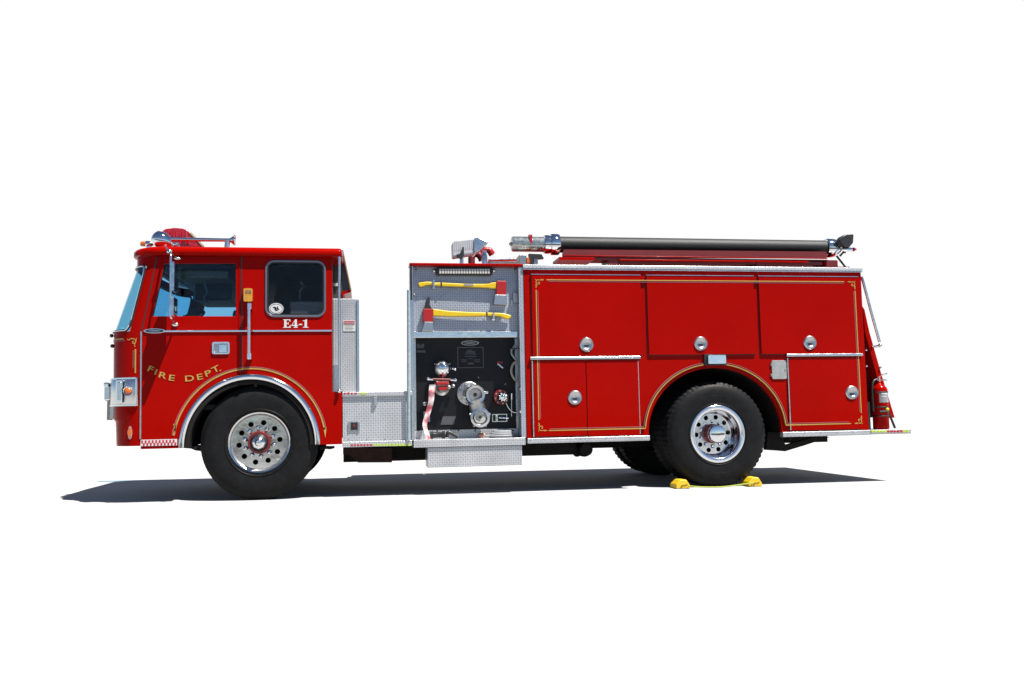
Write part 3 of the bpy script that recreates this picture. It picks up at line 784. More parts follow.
MB().pbox(436,381.5,449,385,Yp-.14,Yp-.05).pbox(438.5,386,449.5,390.4,Yp-.13,Yp-.09).build('outlet_clamp', AXERED, ov, bev=.008)
MB().ball(V(449,387.4,Yp-.12), .025, seg=10).ball(V(453.2,386,Yp-.06), .022, seg=10).build('outlet_bolt', ALUD, ov)
# big intake: flange, ring, elbow and capped end
fl = disc(469, 393.4, .125, Yp-.03, Yp).build('intake_flange', ALUD, E_)
for k in range(10):
    a = 2*PI*k/10; q = U(469,393.4,Yp-.03); MB().ball((q[0]+.108*math.cos(a), Yp-.03, q[1]+.108*math.sin(a)), .013, seg=8).build('flange_bolt', CHROMEB, fl)
q = V(475.2, 394.8, Yp-.16)
MB().tube([V(470,393,Yp), V(473.5,394.5,Yp-.10), q], .086, 28).build('intake_neck', ALUD, E_)
rg = MB().lathe([(.066,-.01),(.072,-.035),(.098,-.038),(.107,-.02),(.107,.05),(.09,.07)], q, 'Y', 36).build('intake_ring', ALU, E_)
MB().lathe([(0,.012),(.060,.012),(.064,-.012)], q, 'Y', 36).build('intake_face', LATCH, rg)
MB().lathe([(0,-.012),(.020,-.010),(.022,.012)], q, 'Y', 16).build('intake_hub', BLACK, rg)
MB().tube([q+Vector((.09,0,.02)), q+Vector((.135,0,.025))], .017, 10).tube([q+Vector((-.09,0,-.02)), q+Vector((-.125,0,-.025))], .015, 10).tube([q+Vector((-.03,0,.09)), q+Vector((-.035,0,.12))], .017, 10).build('ring_lug', ALU, rg)
e2 = V(480.0, 417.4, Yp-.17)
MB().tube(spline([q+Vector((0,.03,-.04)), (q+e2)/2+Vector((.0,.05,0)), e2+Vector((0,.05,.02))], 8), .084, 24).build('intake_elbow', ALUD, E_)
r2 = MB().lathe([(.070,-.02),(.080,-.03),(.102,-.025),(.105,.0),(.098,.06),(.08,.09)], e2, 'Y', 36).build('elbow_collar', ALU, E_)
MB().lathe([(0,-.012),(.062,-.014),(.068,.0)], e2, 'Y', 32).build('elbow_cap', DIAL, r2)
MB().lathe([(0,-.026),(.012,-.024),(.014,-.01)], e2, 'Y', 12).build('cap_bolt', BLACK, r2)
lg = MB()
for k in range(5):
    a = 2*PI*k/5+.3; lg.tube([e2+Vector((.09*math.cos(a),.01,.09*math.sin(a))), e2+Vector((.116*math.cos(a),.01,.116*math.sin(a)))], .015, 8)
lg.build('collar_lug', ALUD, r2)
# red-ringed valve with star knob
q = V(501, 397.2, Yp-.04)
vr = MB().lathe([(.045,-.03),(.078,-.03),(.085,-.015),(.085,.04)], q, 'Y', 32).build('valve_ring', REDIN, E_)
st = MB(); pts = []
for k in range(16):
    a = 2*PI*k/16; rr = .056 if k % 2 else .036; pts.append((q.x+.012+rr*math.cos(a), q.z+rr*math.sin(a)))
st.plate(pts, [], q.y-.075, q.y-.02).ball(q+Vector((.012,-.075,0)), .026, (1,.7,1), 12).build('star_knob', CHROME, vr, bev=.006)
rb = MB()
for k in range(8):
    a = 2*PI*k/8+.2; rb.ball(q+Vector((.068*math.cos(a),-.03,.068*math.sin(a))), .009, seg=8)
rb.build('ring_bolt', CHROMEB, vr)
MB().tube(spline([V(505.5,401,Yp-.05), V(508,407,Yp-.05), V(512,411.5,Yp-.05), V(516.5,412.4,Yp-.05), V(519.5,411,Yp-.05)], 6), .006, 8).build('retaining_cable', CHROMEB, E_)
rd = MB().tube([V(511.6,396,Yp-.05), V(511.6,416.5,Yp-.05)], .0065, 8).build('pull_rod', CHROMEB, E_)
MB().tube([V(511.6,393.4,Yp-.05), V(511.6,399.5,Yp-.05)], .014, 10).build('rod_knob', CHROME, rd)
MB().tube(spline([V(519,381.2,Yp-.04), V(515,379.5,Yp-.06), V(511.8,374,Yp-.06), V(511.6,368,Yp-.06), V(514,363,Yp-.06), V(518.5,360.8,Yp-.06)], 6), .013, 10).build('drain_hose', CREAM, E_)
MB().tube(spline([V(518,361,Yp-.05), V(513.6,357,Yp-.06), V(511.4,351.5,Yp-.06), V(515,345,Yp-.05)], 6), .011, 10).build('sight_hose', BLUEC, E_)
pq = MB()
for px, py in ((521,346.5), (521.4,388.5), (521.2,411)):
    pq.ball(V(px, py, .02), .022, (1,.8,1.3), 12)
pq.tube([V(510,349,Yp-.05), V(521,348,.02)], .009, 8).build('side_handle', CHROMEB, E_)
lv = MB().tube([V(497.8,363.8,Yp-.04), V(503.4,368.2,Yp-.07)], .011, 10).build('toggle_lever', CHROME, E_)
MB().pbox(497,361.6,502.6,363.4,Yp-.006,Yp).build('lever_label', AXERED, lv)
# plates and emblems on the panel
pe = MB().plate(arc(*U(470,343,Yp-.004), .096, 0, 353, 40, .026), [], Yp-.008, Yp).build('maker_plate', ALUD, E_)
MB().plate(arc(*U(470,343,Yp-.01), .084, 0, 353, 40, .019), [], Yp-.010, Yp-.007).build('plate_face', BLACK, pe)
MB().plate(arc(*U(470,343,Yp-.01), .06, 0, 353, 30, .005), [], Yp-.0115, Yp-.009).build('plate_lettering', ALUD, pe)
rp = MB().plate(prr(457.4,347,483.6,368,.8,Yp-.005), [prr(458.2,347.8,482.8,367.2,.5,Yp-.005)], Yp-.006, Yp).build('rating_plate', PLQ, E_)
tx = MB()
for (a, b_, c, d) in ((466,351.2,475,352.6),(465.2,353.4,476,354.4),(467.5,349.8,472.5,350.6),(465,356,476.4,356.8),(461,359.4,467,360.2),(461,361.2,466.6,362),(474,359.4,480,360.2),(474.6,361.2,480,362),(468,362.6,473.6,364.4),(468.6,358.4,473,359)):
    tx.pbox(a, b_, c, d, Yp-.0035, Yp+.001)
tx.build('plate_lettering', PLQ, rp)
pm = MB(); 
pm.pplate([(416.6,344.2),(419,343.4),(420.4,345.6),(421.8,343.6),(424.2,344),(424,347.6),(421.5,348.4),(419,347.8),(416.8,348.4)], Yp-.006, Yp)
pm.build('panel_emblem', PLQ, E_)
MB().pbox(416.6,350.2,425.6,352.6, Yp-.006, Yp).build('panel_label', PLQ, E_)
MB().pplate([(442.8,416.4),(456,416.2),(454,424.6),(440.6,424.8)], Yp-.006, Yp).build('instruction_plate', PLQ, E_)
fp = MB().plate(prr(492.2,414,507.2,421.8,.4,Yp-.01), [prr(493,414.8,506.4,421,.3,Yp-.01)], Yp-.010, Yp).build('gauge_frame', CHROMEB, E_)
MB().tube([V(499,417.6,Yp-.03), V(508.6,418,Yp-.05)], .011, 8).pbox(495.6,414.6,497.8,421.2,Yp-.02,Yp).build('gauge_lever', CHROME, fp)
MB().ball(V(478.6,377.4,Yp), .009, seg=8).ball(V(424.6,404,Yp-.02), .024, seg=12).ball(V(505.4,384,Yp), .010, seg=8).pbox(423.6,411.4,430,421.8,Yp-.012,Yp).build('panel_fitting', ALUD, E_)

# rear body
XBL, XBR = UX(525.2, 350), UX(864.8, 350)
ZBT = UZ(268.5, 690); ZBB = UZ(438.2, 560)
XW, ZWc = U(714.5, 433); RW = (UX(781.6,428) - UX(648.8,430))/2; XW = (UX(781.6,428) + UX(648.8,430))/2; ZWc = ZBB + .03
RWZ = UZ(368, 714) - ZWc
out = [(XBL, ZBT), (XBR, ZBT), (XBR, ZBB), (XW+RW, ZBB)] + arc(XW, ZWc, RW, 0, 180, 60, RWZ) + [(XW-RW, ZBB), (XBL, ZBB)]
MB().plate(out, [], 0, .04).build('body_side', RED, E_, bev=.004)
MB().plate(out, [], W-.04, W).build('body_side', RED, E_)
MB().box(XBL+.002, XBR-.002, .04, W-.04, ZBT-.05, ZBT-.005).build('body_deck', RED, E_)
MB().box(XBR-.03, XBR-.002, .04, W-.04, ZBB, ZBT-.05).build('body_rear', RED, E_)
MB().box(XBL+.002, XBL+.03, .04, W-.04, ZBB, ZBT-.05).build('body_front', BLACK, E_)
MB().box(XW-RW-.06, XW-RW-.03, .04, W-.04, ZBB, ZBB+.9).box(XW+RW+.03, XW+RW+.06, .04, W-.04, ZBB, ZBB+.9).build('body_bulkhead', DARK, E_)
well(XW, ZWc, RW+.005, RWZ+.005, .035, 1.0); well(XW, ZWc, RW+.005, RWZ+.005, W-.035, W-1.0)
tt = MB().box(XBL-.01, XBR+.01, -.025, .10, ZBT-.014, ZBT+.024)
tt = tt.build('top_trim', diamond_plate('tread_edge', (.60,.60,.60), pitch=.022, rough=.25, h=.4), E_, bev=.005)
MB().box(XBL-.01, XBR+.01, -.020, .0, ZBT-.030, ZBT-.016).build('trim_lip', ALU, tt, bev=.003)
DP = -.020
def zof(py): return UZ(py, 700)
doors = [((530.2,275.2),(640.2,355.8)), ((645.6,275.2),(753.4,354.6)), ((757.6,275.4),(858.2,353.8))]
ztop = UZ(276.0, 690); xd = []
for i, ((xa, ya), (xb, yb)) in enumerate(doors):
    x0, x1 = UX(xa+1.6, 315), UX(xb+.6, 315); zb_ = UZ(yb, (xa+xb)/2)
    dd = MB().plate(rrect(x0, zb_, x1, ztop, .012, 3), [], DP, .004).build('locker_door', RED, E_, bev=.005)
    xd.append((x0, x1, zb_))
    MB().box(x0-.004, x1+.004, DP-.004, .002, ztop, ztop+.006).build('door_drip_edge', CHROMEB, dd)
    MB().box(x0-.009, x0-.001, -.002, .002, zb_, ztop).box(x1+.001, x1+.004, -.002, .002, zb_, ztop).box(x0-.009, x1+.004, -.002, .002, zb_-.008, zb_-.001).build('door_gap', BLACK, dd)
lows = [((533.6,360.4),(585.8,436)), ((586.6,360.2),(638.2,435.4)), ((789.4,357.2),(866.4,429.6))]
for (xa, ya), (xb, yb) in lows:
    x0, x1 = UX(xa, 396), UX(xb, 396); z1, z0 = UZ(ya, (xa+xb)/2), UZ(yb, (xa+xb)/2)
    if xa > 700: x1 = UX(860.6, 396)
    dd = MB().plate(rrect(x0, z0, x1, z1, .010, 3), [], DP, .004).build('locker_door', RED, E_, bev=.004)
    MB().box(x0-.005, x0-.001, -.002, .002, z0, z1).box(x1+.001, x1+.005, -.002, .002, z0, z1).box(x0-.005, x1+.005, -.002, .002, z0-.006, z0-.001).build('door_gap', BLACK, dd)
for (xa, xb, yy) in ((529.8, 639.8, 358), (785.4, 861.6, 355)):
    MB().box(UX(xa,yy), UX(xb,yy), -.035, .004, UZ(yy,(xa+xb)/2)-.016, UZ(yy,(xa+xb)/2)+.014).build('drip_rail', ALU, E_, bev=.006)
for xx, ya, yb in ((532.6,361,437), (638.7,361,434), (788.6,358,430)):
    MB().tube([(UX(xx,395), -.012, UZ(ya,xx)), (UX(xx,395), -.012, UZ(yb,xx))], .0075 if xx != 638.7 else .004, 8).build('door_hinge', CHROMEB, E_)
# round latch handles
for px, py in ((586.6,344.6), (575,397.6), (700.8,343.6), (810,342.6), (852,392.6)):
    c = V(px, py, DP)
    lh = MB().lathe([(.040,-.006),(.047,-.012),(.068,-.014),(.077,-.006),(.079,.002)], c, 'Y', 40).build('latch_handle', LATCH, E_)
    MB().lathe([(0,.0),(.034,-.002),(.046,-.008)], c+Vector((0,.0,0)), 'Y', 32).build('latch_recess', LATCH, lh)
    MB().plate(arc(c.x, c.z-.004, .026, 180, 360, 14, .018) , [], c.y-.010, c.y-.002).build('latch_ring', BLACK, lh)
# side lamp above the arch and filler door
sl_ = MB().plate(prr(703.4,354.4,725,365.4,1), [], -.03, .002).build('side_lamp', BLACK, E_, bev=.006)
MB().plate(prr(706.4,355.4,724,364,1.2), [], -.055, -.028).build('lamp_lens', CHROME, sl_, bev=.012)
fd = MB().plate(prr(771.6,360.4,786,379,1.6), [], -.012, .002).build('filler_door', mat('filler_steel', (.42,.41,.38), metal=.8, rough=.4, var=.15, vscale=15), E_, bev=.004)
MB().ball(V(785.6,369.4,-.012), .012, seg=8).pbox(770.8,363,772.4,366,-.014,.0).pbox(770.8,373.6,772.4,376.4,-.014,.0).build('filler_hinge', ALUD, fd)
# gold lines
gY0, gY1 = DP-.0025, .001
xgl, xgr = UX(537, 350), UX(857, 350); zgt = UZ(281, 690); zgb = UZ(429.5, 590)
zgb2 = zgb
gl = MB(); gp = MB()
cw = .10
gl.ribbon([(UX(546,281), zgt), (UX(843,281), zgt)], .0105, gY0, gY1)
gp.ribbon([(UX(548,283), zgt-.018), (UX(843,283), zgt-.018)], .0045, gY0, gY1)
gl.ribbon([(xgl, UZ(290,537)), (xgl, UZ(420,537))], .0105, gY0, gY1)
gp.ribbon([(xgl+.018, UZ(291,537)), (xgl+.018, UZ(419,537))], .0045, gY0, gY1)
gl.ribbon([(xgr, UZ(291,857)), (xgr, UZ(413,857))], .0105, gY0, gY1)
gp.ribbon([(xgr-.018, UZ(292,857)), (xgr-.018, UZ(412,857))], .0045, gY0, gY1)
ra, rza = RW+.045, RWZ+.045
aL = [p for p in arc(XW, ZWc, ra, 180, 99, 40, rza) if p[1] > zgb]; aR = [p for p in arc(XW, ZWc, ra, 80, 0, 40, rza) if p[1] > zgb2]
gl.ribbon([(UX(548.5,430), zgb), (aL[0][0]-.004, zgb)] + aL, .010, DP-.002, .001)
gl.ribbon(aR + [(aR[-1][0]+.004, zgb2), (UX(850,424), zgb2)], .010, DP-.002, .001)
bL = [p for p in arc(XW, ZWc, ra+.018, 180, 99, 40, rza+.018) if p[1] > zgb+.018]; bR = [p for p in arc(XW, ZWc, ra+.018, 80, 0, 40, rza+.018) if p[1] > zgb2+.018]
gp.ribbon([(UX(549.5,430), zgb+.018), (bL[0][0]-.004, zgb+.018)] + bL, .0045, DP-.002, .001)
gp.ribbon(bR + [(bR[-1][0]+.004, zgb2+.018), (UX(848,424), zgb2+.018)], .0045, DP-.002, .001)
gl.build('gold_stripe', GOLD, E_); gp.build('pinstripe', GOLDL, E_)
def scroll(cx, cz, sx, sz):
    mb = MB(); s = .0125
    curl = [(1.9+1.9*math.cos(math.radians(a)), -1.9+1.9*math.sin(math.radians(a))) for a in range(50, 316, 15)] + [(3.0,-2.3),(2.3,-2.0),(1.9,-2.5)]
    leaf = [[(3.6,-.6),(4.4,.3),(5.2,-.5),(6.0,.2),(6.8,-.1)], [(.6,-3.6),(-.3,-4.4),(.5,-5.2),(-.2,-6.0),(.1,-6.8)], [(-.6,.5),(-.2,.1)]]
    for l in [curl] + leaf:
        mb.ribbon([(cx+sx*a*s, cz+sz*b_*s) for a, b_ in l], .0075, gY0, gY1)
    mb.build('gold_scroll', GOLD, E_)
scroll(xgl, zgt, 1, 1); scroll(xgr, zgt, -1, 1); scroll(xgl, zgb, 1, -1); scroll(xgr, zgb2, -1, -1)

# rub rails and tailboard
ZRU, ZRL = UZ(436.8, 590), UZ(442, 590)
MB().box(XPR+.004, XW-RW, -.03, .05, ZRL, ZRU).build('rub_rail', PLATE, E_, bev=.006)
MB().box(XW+RW, UX(869,432), -.03, .05, ZRL, ZRU).build('rub_rail', PLATE, E_, bev=.006)
tb = MB().box(UX(869,432)+.002, UX(909.6,431), -.03, W+.03, ZRL+.004, ZRU).build('tailboard', PLATE, E_, bev=.006)
d1 = MB(); d2 = MB()
for i in range(12):
    (d2 if i < 5 or i > 9 else d1).pbox(871.8+i*3.15, 430.2, 874.0+i*3.15, 432.4, -.034, -.028)
d1.build('reflector_square', LREDV, tb); d2.build('reflector_square', LGRN, tb)
rv = MB()
for px in (530, 555, 580, 605, 630, 787, 803, 820, 836, 852): rv.ball((UX(px,440), -.03, ZRU-.02), .006, seg=8)
rv.build('rail_rivet', ALUD, E_)
# rear: hand rail, slanted ladder board, brace
rh = MB().tube(spline([V(861.6,277,.05), V(864,285,.03), V(872,315,.02), V(879.6,342,.02)], 6), .016, 10).build('rear_hand_rail', CHROMEB, E_)
MB().tube([V(879.6,345.6,.02), V(874,347,.06)], .014, 10).ball(V(880,345.4,.02), .024, seg=10).build('rail_bracket', CHROMEB, rh)
rl = MB().plate([U(862.4,306,.10), U(864.6,309,.10), U(869.4,331,.10), U(881.6,374,.10), U(895,417.8,.10), U(890.6,417.8,.10), U(876,374,.10), U(865,332,.10)], [], .10, W-.10).build('rear_board', RED, E_, bev=.006)
MB().plate([U(866,322,.2), U(880,374,.2), U(892,417,.2), U(868,417,.2)], [], .26, .30).build('rear_gusset', REDIN, E_)
MB().tube([V(887.6,410,.08), V(895,428,.08)], .014, 8).build('rear_brace', BLACK, E_)
rv = MB()
for px, py in ((872.6,346),(880.6,367.6),(866,350),(866.4,366)): rv.ball(V(px, py, .09), .014, seg=8)
rv.build('board_bolt', CHROMEB, rl)

# underbody
ub = MB()
ub.box(UX(342,450), UX(430,450), .55, W-.55, UZ(461,400,.5), UZ(442,400,.5))
ub.box(UX(520,450), UX(588,450), .50, W-.5, UZ(455,560,.5), UZ(438,560,.5))
ub.box(UX(430,450), UX(522,450), .55, W-.55, UZ(455,470,.5), UZ(442,470,.5))
ub.box(UX(586,450), UX(870,450), .9, W-.9, UZ(448,600,.9), UZ(436,600,.9))
ub.build('chassis_frame', DARK, E_)
MB().lathe([(0,-.3),(.07,-.3),(.085,-.2),(.085,.9),(0,.9)], V(580,448.5,.7), 'Y', 20).ball(V(577,452.5,.6), .05, seg=14).ball(V(551,452,.55), .03, seg=10).build('air_tank', DARK, E_)
MB().pplate([(343,448),(392,448),(392,462.4),(358,462.6),(355.6,460),(349,455),(343,454.6)], .35, .9).build('fuel_tank', RUSTD, E_)
MB().pplate([(320,446.6),(334,446.6),(334,448.4),(330,449.4),(326,449),(320,450.4)], .1, .3).pplate([(178,446),(206,446),(203,451.5),(195,450.4),(191,448.6),(179,447.8)], .15, .5).build('splash_guard', DARK, E_)
MB().pplate([(768,432),(783.4,432),(783.4,441),(786,445.2),(812,437.6),(830,437),(806,445),(785,451.4),(776,450.6),(766,450)], .25, .32).ball(V(790,438.4,.2), .02, seg=10).build('spring_hanger', DARK, E_)
ZG = .53
MB().tube([(0,.3,.50), (0,W-.3,.50)], .07, 12).tube([(UX(712,433),.3,.5), (UX(712,433),W-.3,.5)], .10, 12).ball((UX(712,433), W/2, .5), .25, seg=20).build('axle', DARK, E_)

# ------------------------------------------------------------------ wheels
def tyre(rad, wid, lug, n=180):
    r0 = .298; s = rad/.53
    prof = [(r0-.004,.05),(r0,.028),(r0+.012,.012),(.345*s,.004),(.385*s,.0),(.43*s,.003),(.470*s,.014),(.492*s,.026),(.506*s,.040),(.517*s,.048),(.528*s,.056),(.530*s,.064)]
    g = []
    for k in range(4):
        c = .064 + (wid-.128)*(k+.5)/4; g += [(.530*s,c-.012),(.518*s,c-.008),(.518*s,c+.008),(.530*s,c+.012)]
    prof = prof + g + [(r, wid-y) for r, y in reversed(prof)]
    np_ = len(prof)
    def rm(i, j, r):
        if lug and (i % 3) == 0 and r > .503*s: return r - .011*(1 if r > .515*s else .5)
        if not lug and r > .5*s and (i % 2): return r - .002
        return r
    return MB().lathe(prof, (0,0,0), 'Y', n, close=True, rmod=rm)
def circ(r, n=24, cx=0, cz=0, ph=0): return [(cx+r*math.cos(2*PI*k/n+ph), cz+r*math.sin(2*PI*k/n+ph)) for k in range(n)]
def front_wheel():
    w = empty('wheel', (0,0,0), E_)
    ty = tyre(.570, .28, False).build('tyre', RUBBER, w)
    rb = MB()                                                     # raised bands moulded in the sidewall
    for r, y in ((.470,.0125),(.330,.006)): rb.lathe([(r-.004,y),(r,y-.004),(r+.004,y)], (0,0,0), 'Y', 96)
    rb.build('sidewall_band', RUBBER, ty)
    dsk = MB()
    hs = [circ(.0265, 18, .198*math.cos(2*PI*k/10+.12), .198*math.sin(2*PI*k/10+.12)) for k in range(10)]
    dsk.plate(circ(.268, 72), hs, .034, .046)
    dsk.lathe([(.268,.034),(.276,.028),(.282,.020),(.292,.012),(.300,.010),(.305,.018),(.303,.04),(.285,.06),(.285,.24)], (0,0,0), 'Y', 72)
    rim = dsk.build('rim', mat('polished_wheel', (.54,.54,.53), metal=1, rough=.13, rvar=.06, vscale=8, bump=.1, bscale=10), w)
    MB().lathe([(0,.12),(.26,.12)], (0,0,0), 'Y', 40).build('brake_drum', DARK, rim)
    MB().lathe([(.262,.0335),(.272,.031),(.281,.0195),(.281,.0185),(.270,.0295)], (0,0,0), 'Y', 72).build('rim_groove', ALUD, rim)
    nu = MB()
    for k in range(10):
        a = 2*PI*k/10+.42; c = Vector((.143*math.cos(a), .02, .143*math.sin(a)))
        nu.lathe([(0,-.020),(.012,-.019),(.021,-.008),(.024,.004),(.028,.014)], c, 'Y', 14)
    nu.build('lug_nut', CHROME, rim)
    MB().lathe([(.088,.0),(.106,.002),(.112,.010),(.114,.034)], (0,0,0), 'Y', 48).build('hub_ring', REDIN, rim)
    hub = MB().lathe([(.066,-.02),(.088,.004),(.09,.02)], (0,0,0), 'Y', 40).build('hub', BLACK, w)
    MB().lathe([(0,-.085),(.022,-.083),(.034,-.07),(.040,-.062),(.056,-.055),(.064,-.04),(.070,-.005)], (0,0,0), 'Y', 32, rmod=lambda i,j,r: r*(1.0 if j<3 else (1+.04*math.cos(i*PI/2)))).build('hub_cap', CHROME, hub)
    return w
def rear_wheel():
    w = empty('wheel', (0,0,0), E_)
    ty = tyre(.572, .28, True).build('tyre', RUBBER, w)
    rb = MB()
    for r, y in ((.475,.013),(.420,.0035),(.330,.006)): rb.lathe([(r-.004,y),(r,y-.004),(r+.004,y)], (0,0,0), 'Y', 96)
    rb.build('sidewall_band', RUBBER, ty)
    dsk = MB(); hs = [circ(.026, 18, .185*math.cos(2*PI*k/10+.05), .185*math.sin(2*PI*k/10+.05)) for k in range(10)]
    dsk.plate(circ(.222, 72), hs, .172, .184)
    dsk.lathe([(.222,.172),(.238,.155),(.247,.12),(.250,.05),(.256,.026),(.262,.012),(.268,.008),(.304,.006),(.312,.010),(.315,.016),(.314,.04)], (0,0,0), 'Y', 72)
    rim = dsk.build('rim', mat('mirror_wheel', (.66,.67,.70), metal=1, rough=.17, rvar=.04, vscale=8, bump=.1, bscale=8), w)
    MB().lathe([(0,.26),(.22,.26)], (0,0,0), 'Y', 40).build('brake_drum', DARK, rim)
    nu = MB()
    for k in range(10):
        a = 2*PI*k/10+.3; c = Vector((.137*math.cos(a), .158, .137*math.sin(a)))
        nu.lathe([(0,-.018),(.010,-.017),(.018,-.008),(.020,.004),(.023,.014)], c, 'Y', 14)
    nu.build('lug_nut', CHROME, rim)
    hub = MB().lathe([(.085,.05),(.094,.062),(.096,.10),(.106,.12),(.108,.172)], (0,0,0), 'Y', 40).build('hub', REDIN, w)
    MB().lathe([(0,.010),(.068,.010),(.090,.015),(.099,.030),(.099,.060)], (0,0,0), 'Y', 40).build('hub_cap', CHROME, hub)
    em_ = MB()
    for i, (a, b_) in enumerate(((-.07,-.056),(-.052,-.04),(-.036,-.024),(-.02,-.008),(-.004,.008),(.012,.024),(.028,.04),(.044,.056),(.06,.07))):
        em_.box(a, b_, .009, .0125, -.006, .006)
    em_.build('cap_lettering', BLACK, hub)
    return w
def copy_tree(o, parent):
    c = o.copy(); COL.objects.link(c); c.parent = parent
    for ch in list(o.children): copy_tree(ch, c)
    return c
XFw, XRw = UX(259.2, 445, .0), UX(718, 433.5, .0)
fw = front_wheel(); fw.location = (XFw, .0, .545)
f2 = copy_tree(fw, E_); f2.location = (XFw, W, .545); f2.rotation_euler.z = PI
rw = rear_wheel(); zr = gz(XRw)+.570
rw.location = (XRw, -.01, zr)
for yy, rz in ((.335, 0), (W+.01, PI), (W-.335, PI)):
    c = copy_tree(rw, E_); c.location = (XRw, yy, zr); c.rotation_euler.z = rz

# ------------------------------------------------------------------ deck equipment (parts of the truck)
Yd = .35
ZD = ZPT
# flood light on post
fl = MB()
a = [(452.6,241.6),(453.2,257),(474,253.6),(476,252),(477,240.2),(474.4,238.2),(455,240.6)]
fl.pplate(a, Yd-.09, Yd+.09)
fl = fl.build('flood_light', LAMPG, E_, bev=.028)
fn = MB()
for i in range(9):
    x_ = 454.4+i*2.2; fn.pplate([(x_,240.9-.2*i),(x_+.8,240.8-.2*i),(x_+.8,250.6-.25*i),(x_,250.6-.25*i)], Yd-.094, Yd-.085)
fn.build('cooling_fin', LAMPG, fl)
MB().pplate([(474,238.4),(478.4,237.2),(483.6,240),(488.2,241.8),(486.4,244.6),(478.6,251.2),(474.4,254)], Yd-.11, Yd+.11).build('light_hood', ALU, fl, bev=.008)
MB().pplate([(487,241.2),(488.6,242),(479.4,251.6),(478.4,251)], Yd-.10, Yd+.10).build('light_glass', BLUEC, fl)
MB().tube([V(461.6,255,Yd), V(461.6,264,Yd)], .022, 12).build('light_post', ALU, fl)
MB().pplate([(456.6,254.4),(462,253.4),(462.4,247),(464,247),(464,256),(462,258.4),(457,258)], Yd-.125, Yd-.10).build('light_bracket', BLACK, fl)
# deck gun
Yg = .7
dg = MB().tube(spline([V(471.6,263.5,Yg), V(471.8,257,Yg), V(475,253.4,Yg), V(480,256,Yg), V(482,260.6,Yg)], 6), .04, 16).build('deck_gun', REDIN, E_)
MB().tube(spline([V(480,257,Yg), V(483.4,250.6,Yg), V(489,250.4,Yg), V(492.4,255,Yg)], 6), .034, 14, radii=[.034]*12+[.04]*7).build('gun_elbow', AXERED, dg)
MB().lathe([(.034,-.075),(.036,0),(.03,.03),(.022,.045),(.024,.075),(0,.08)], V(484.6,257.4,Yg-.1), 'Z', 20).build('gun_valve', CHROME, dg)
MB().tube([V(488,259.8,.9), V(519,259.6,.9)], .020, 10).build('deck_rail', CHROMEB, E_)
MB().pbox(487.6,261.4,520,264, .7, .75).build('deck_rail_base', ALUD, E_)

# hose tray along the top
Yt = .14
tr = MB()
z_ = lambda py: UZ(py, 690, Yt)
xt0, xt1 = UX(562, 255, Yt), UX(827.5, 255, Yt)
a = [U(564,249.4,Yt), U(826.5,251.6,Yt), U(827.5,257.4,Yt), U(824,258.6,Yt), U(562.6,257.4,Yt), U(562.2,254,Yt)]
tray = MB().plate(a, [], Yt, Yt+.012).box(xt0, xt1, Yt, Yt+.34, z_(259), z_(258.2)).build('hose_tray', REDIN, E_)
MB().box(xt0+.01, xt1-.01, Yt-.014, Yt, z_(257.6), z_(256.6)).box(UX(558.6,260,Yt), UX(594,260,Yt), Yt-.02, Yt+.3, z_(261.4), z_(258.6)).box(UX(619,260,Yt), xt1-.25, Yt-.02, Yt+.3, z_(261.6), z_(260.0)).build('tray_flange', RED, tray, bev=.003)
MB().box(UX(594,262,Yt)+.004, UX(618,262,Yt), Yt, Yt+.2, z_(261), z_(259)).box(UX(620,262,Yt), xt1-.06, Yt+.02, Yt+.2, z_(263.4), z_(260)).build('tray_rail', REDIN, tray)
lg = MB()
for px in (614, 762, 832): lg.box(UX(px-5,262,Yt), UX(px+5,262,Yt), Yt+.01, Yt+.3, ZBT, z_(258.4))
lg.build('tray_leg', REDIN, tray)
MB().box(UX(826,262,Yt), UX(838.6,262,Yt), Yt+.02, Yt+.3, ZBT+.02, z_(258.4)).build('tray_end', RED, tray)
br = MB().pbox(519.4,254.6,526.6,264.6, Yt, Yt+.2).pbox(533.6,255.6,538,264.8, Yt, Yt+.2).build('hose_bracket', ALUD, E_, bev=.006)
MB().pbox(526.6,257.4,532.4,262.6, Yt-.01, Yt+.1).build('bracket_lamp', AMBER, br, bev=.005)
MB().pplate([(529,253.6),(541.6,254.2),(544,258.4),(539,258.8),(533,258),(533.8,264),(531,264),(530,259)], Yt-.015, Yt+.05).build('bracket_clamp', BLACK, br)
# rear flood lamp, warning lamp and stays
Yr = .22
rl_ = MB().pplate([(839.6,239.6),(841.4,236.6),(846.4,234.0),(853.2,233.6),(854,235.6),(853.4,243.2),(851.4,245),(850.4,247),(845,246.4),(842,244.2)], Yr-.12, Yr-.03).build('rear_flood_lamp', BLACK, E_, bev=.012)
MB().tube([V(846,247,Yr), V(844.6,253,Yr)], .014, 8).tube([V(836.6,256,Yr), V(846.6,268.6,Yr-.05)], .012, 8).tube([V(840,256,Yr), V(849,246,Yr)], .012, 8).build('lamp_stay', BLACK, rl_)
MB().lathe([(.012,-.09),(.022,-.06),(.026,-.01),(.026,.03),(.020,.05)], V(848,249.6,Yr-.05), 'X', 16).build('lamp_arm', CHROME, rl_)
MB().lathe([(.024,0),(.020,.02),(.006,.045),(0,.048)], V(853.2,249.4,Yr-.05), 'X', 16).build('warning_lens', REDL, rl_)
MB().pbox(838.5,266.6,850,269.4, .04, .3).build('corner_block', REDIN, E_)

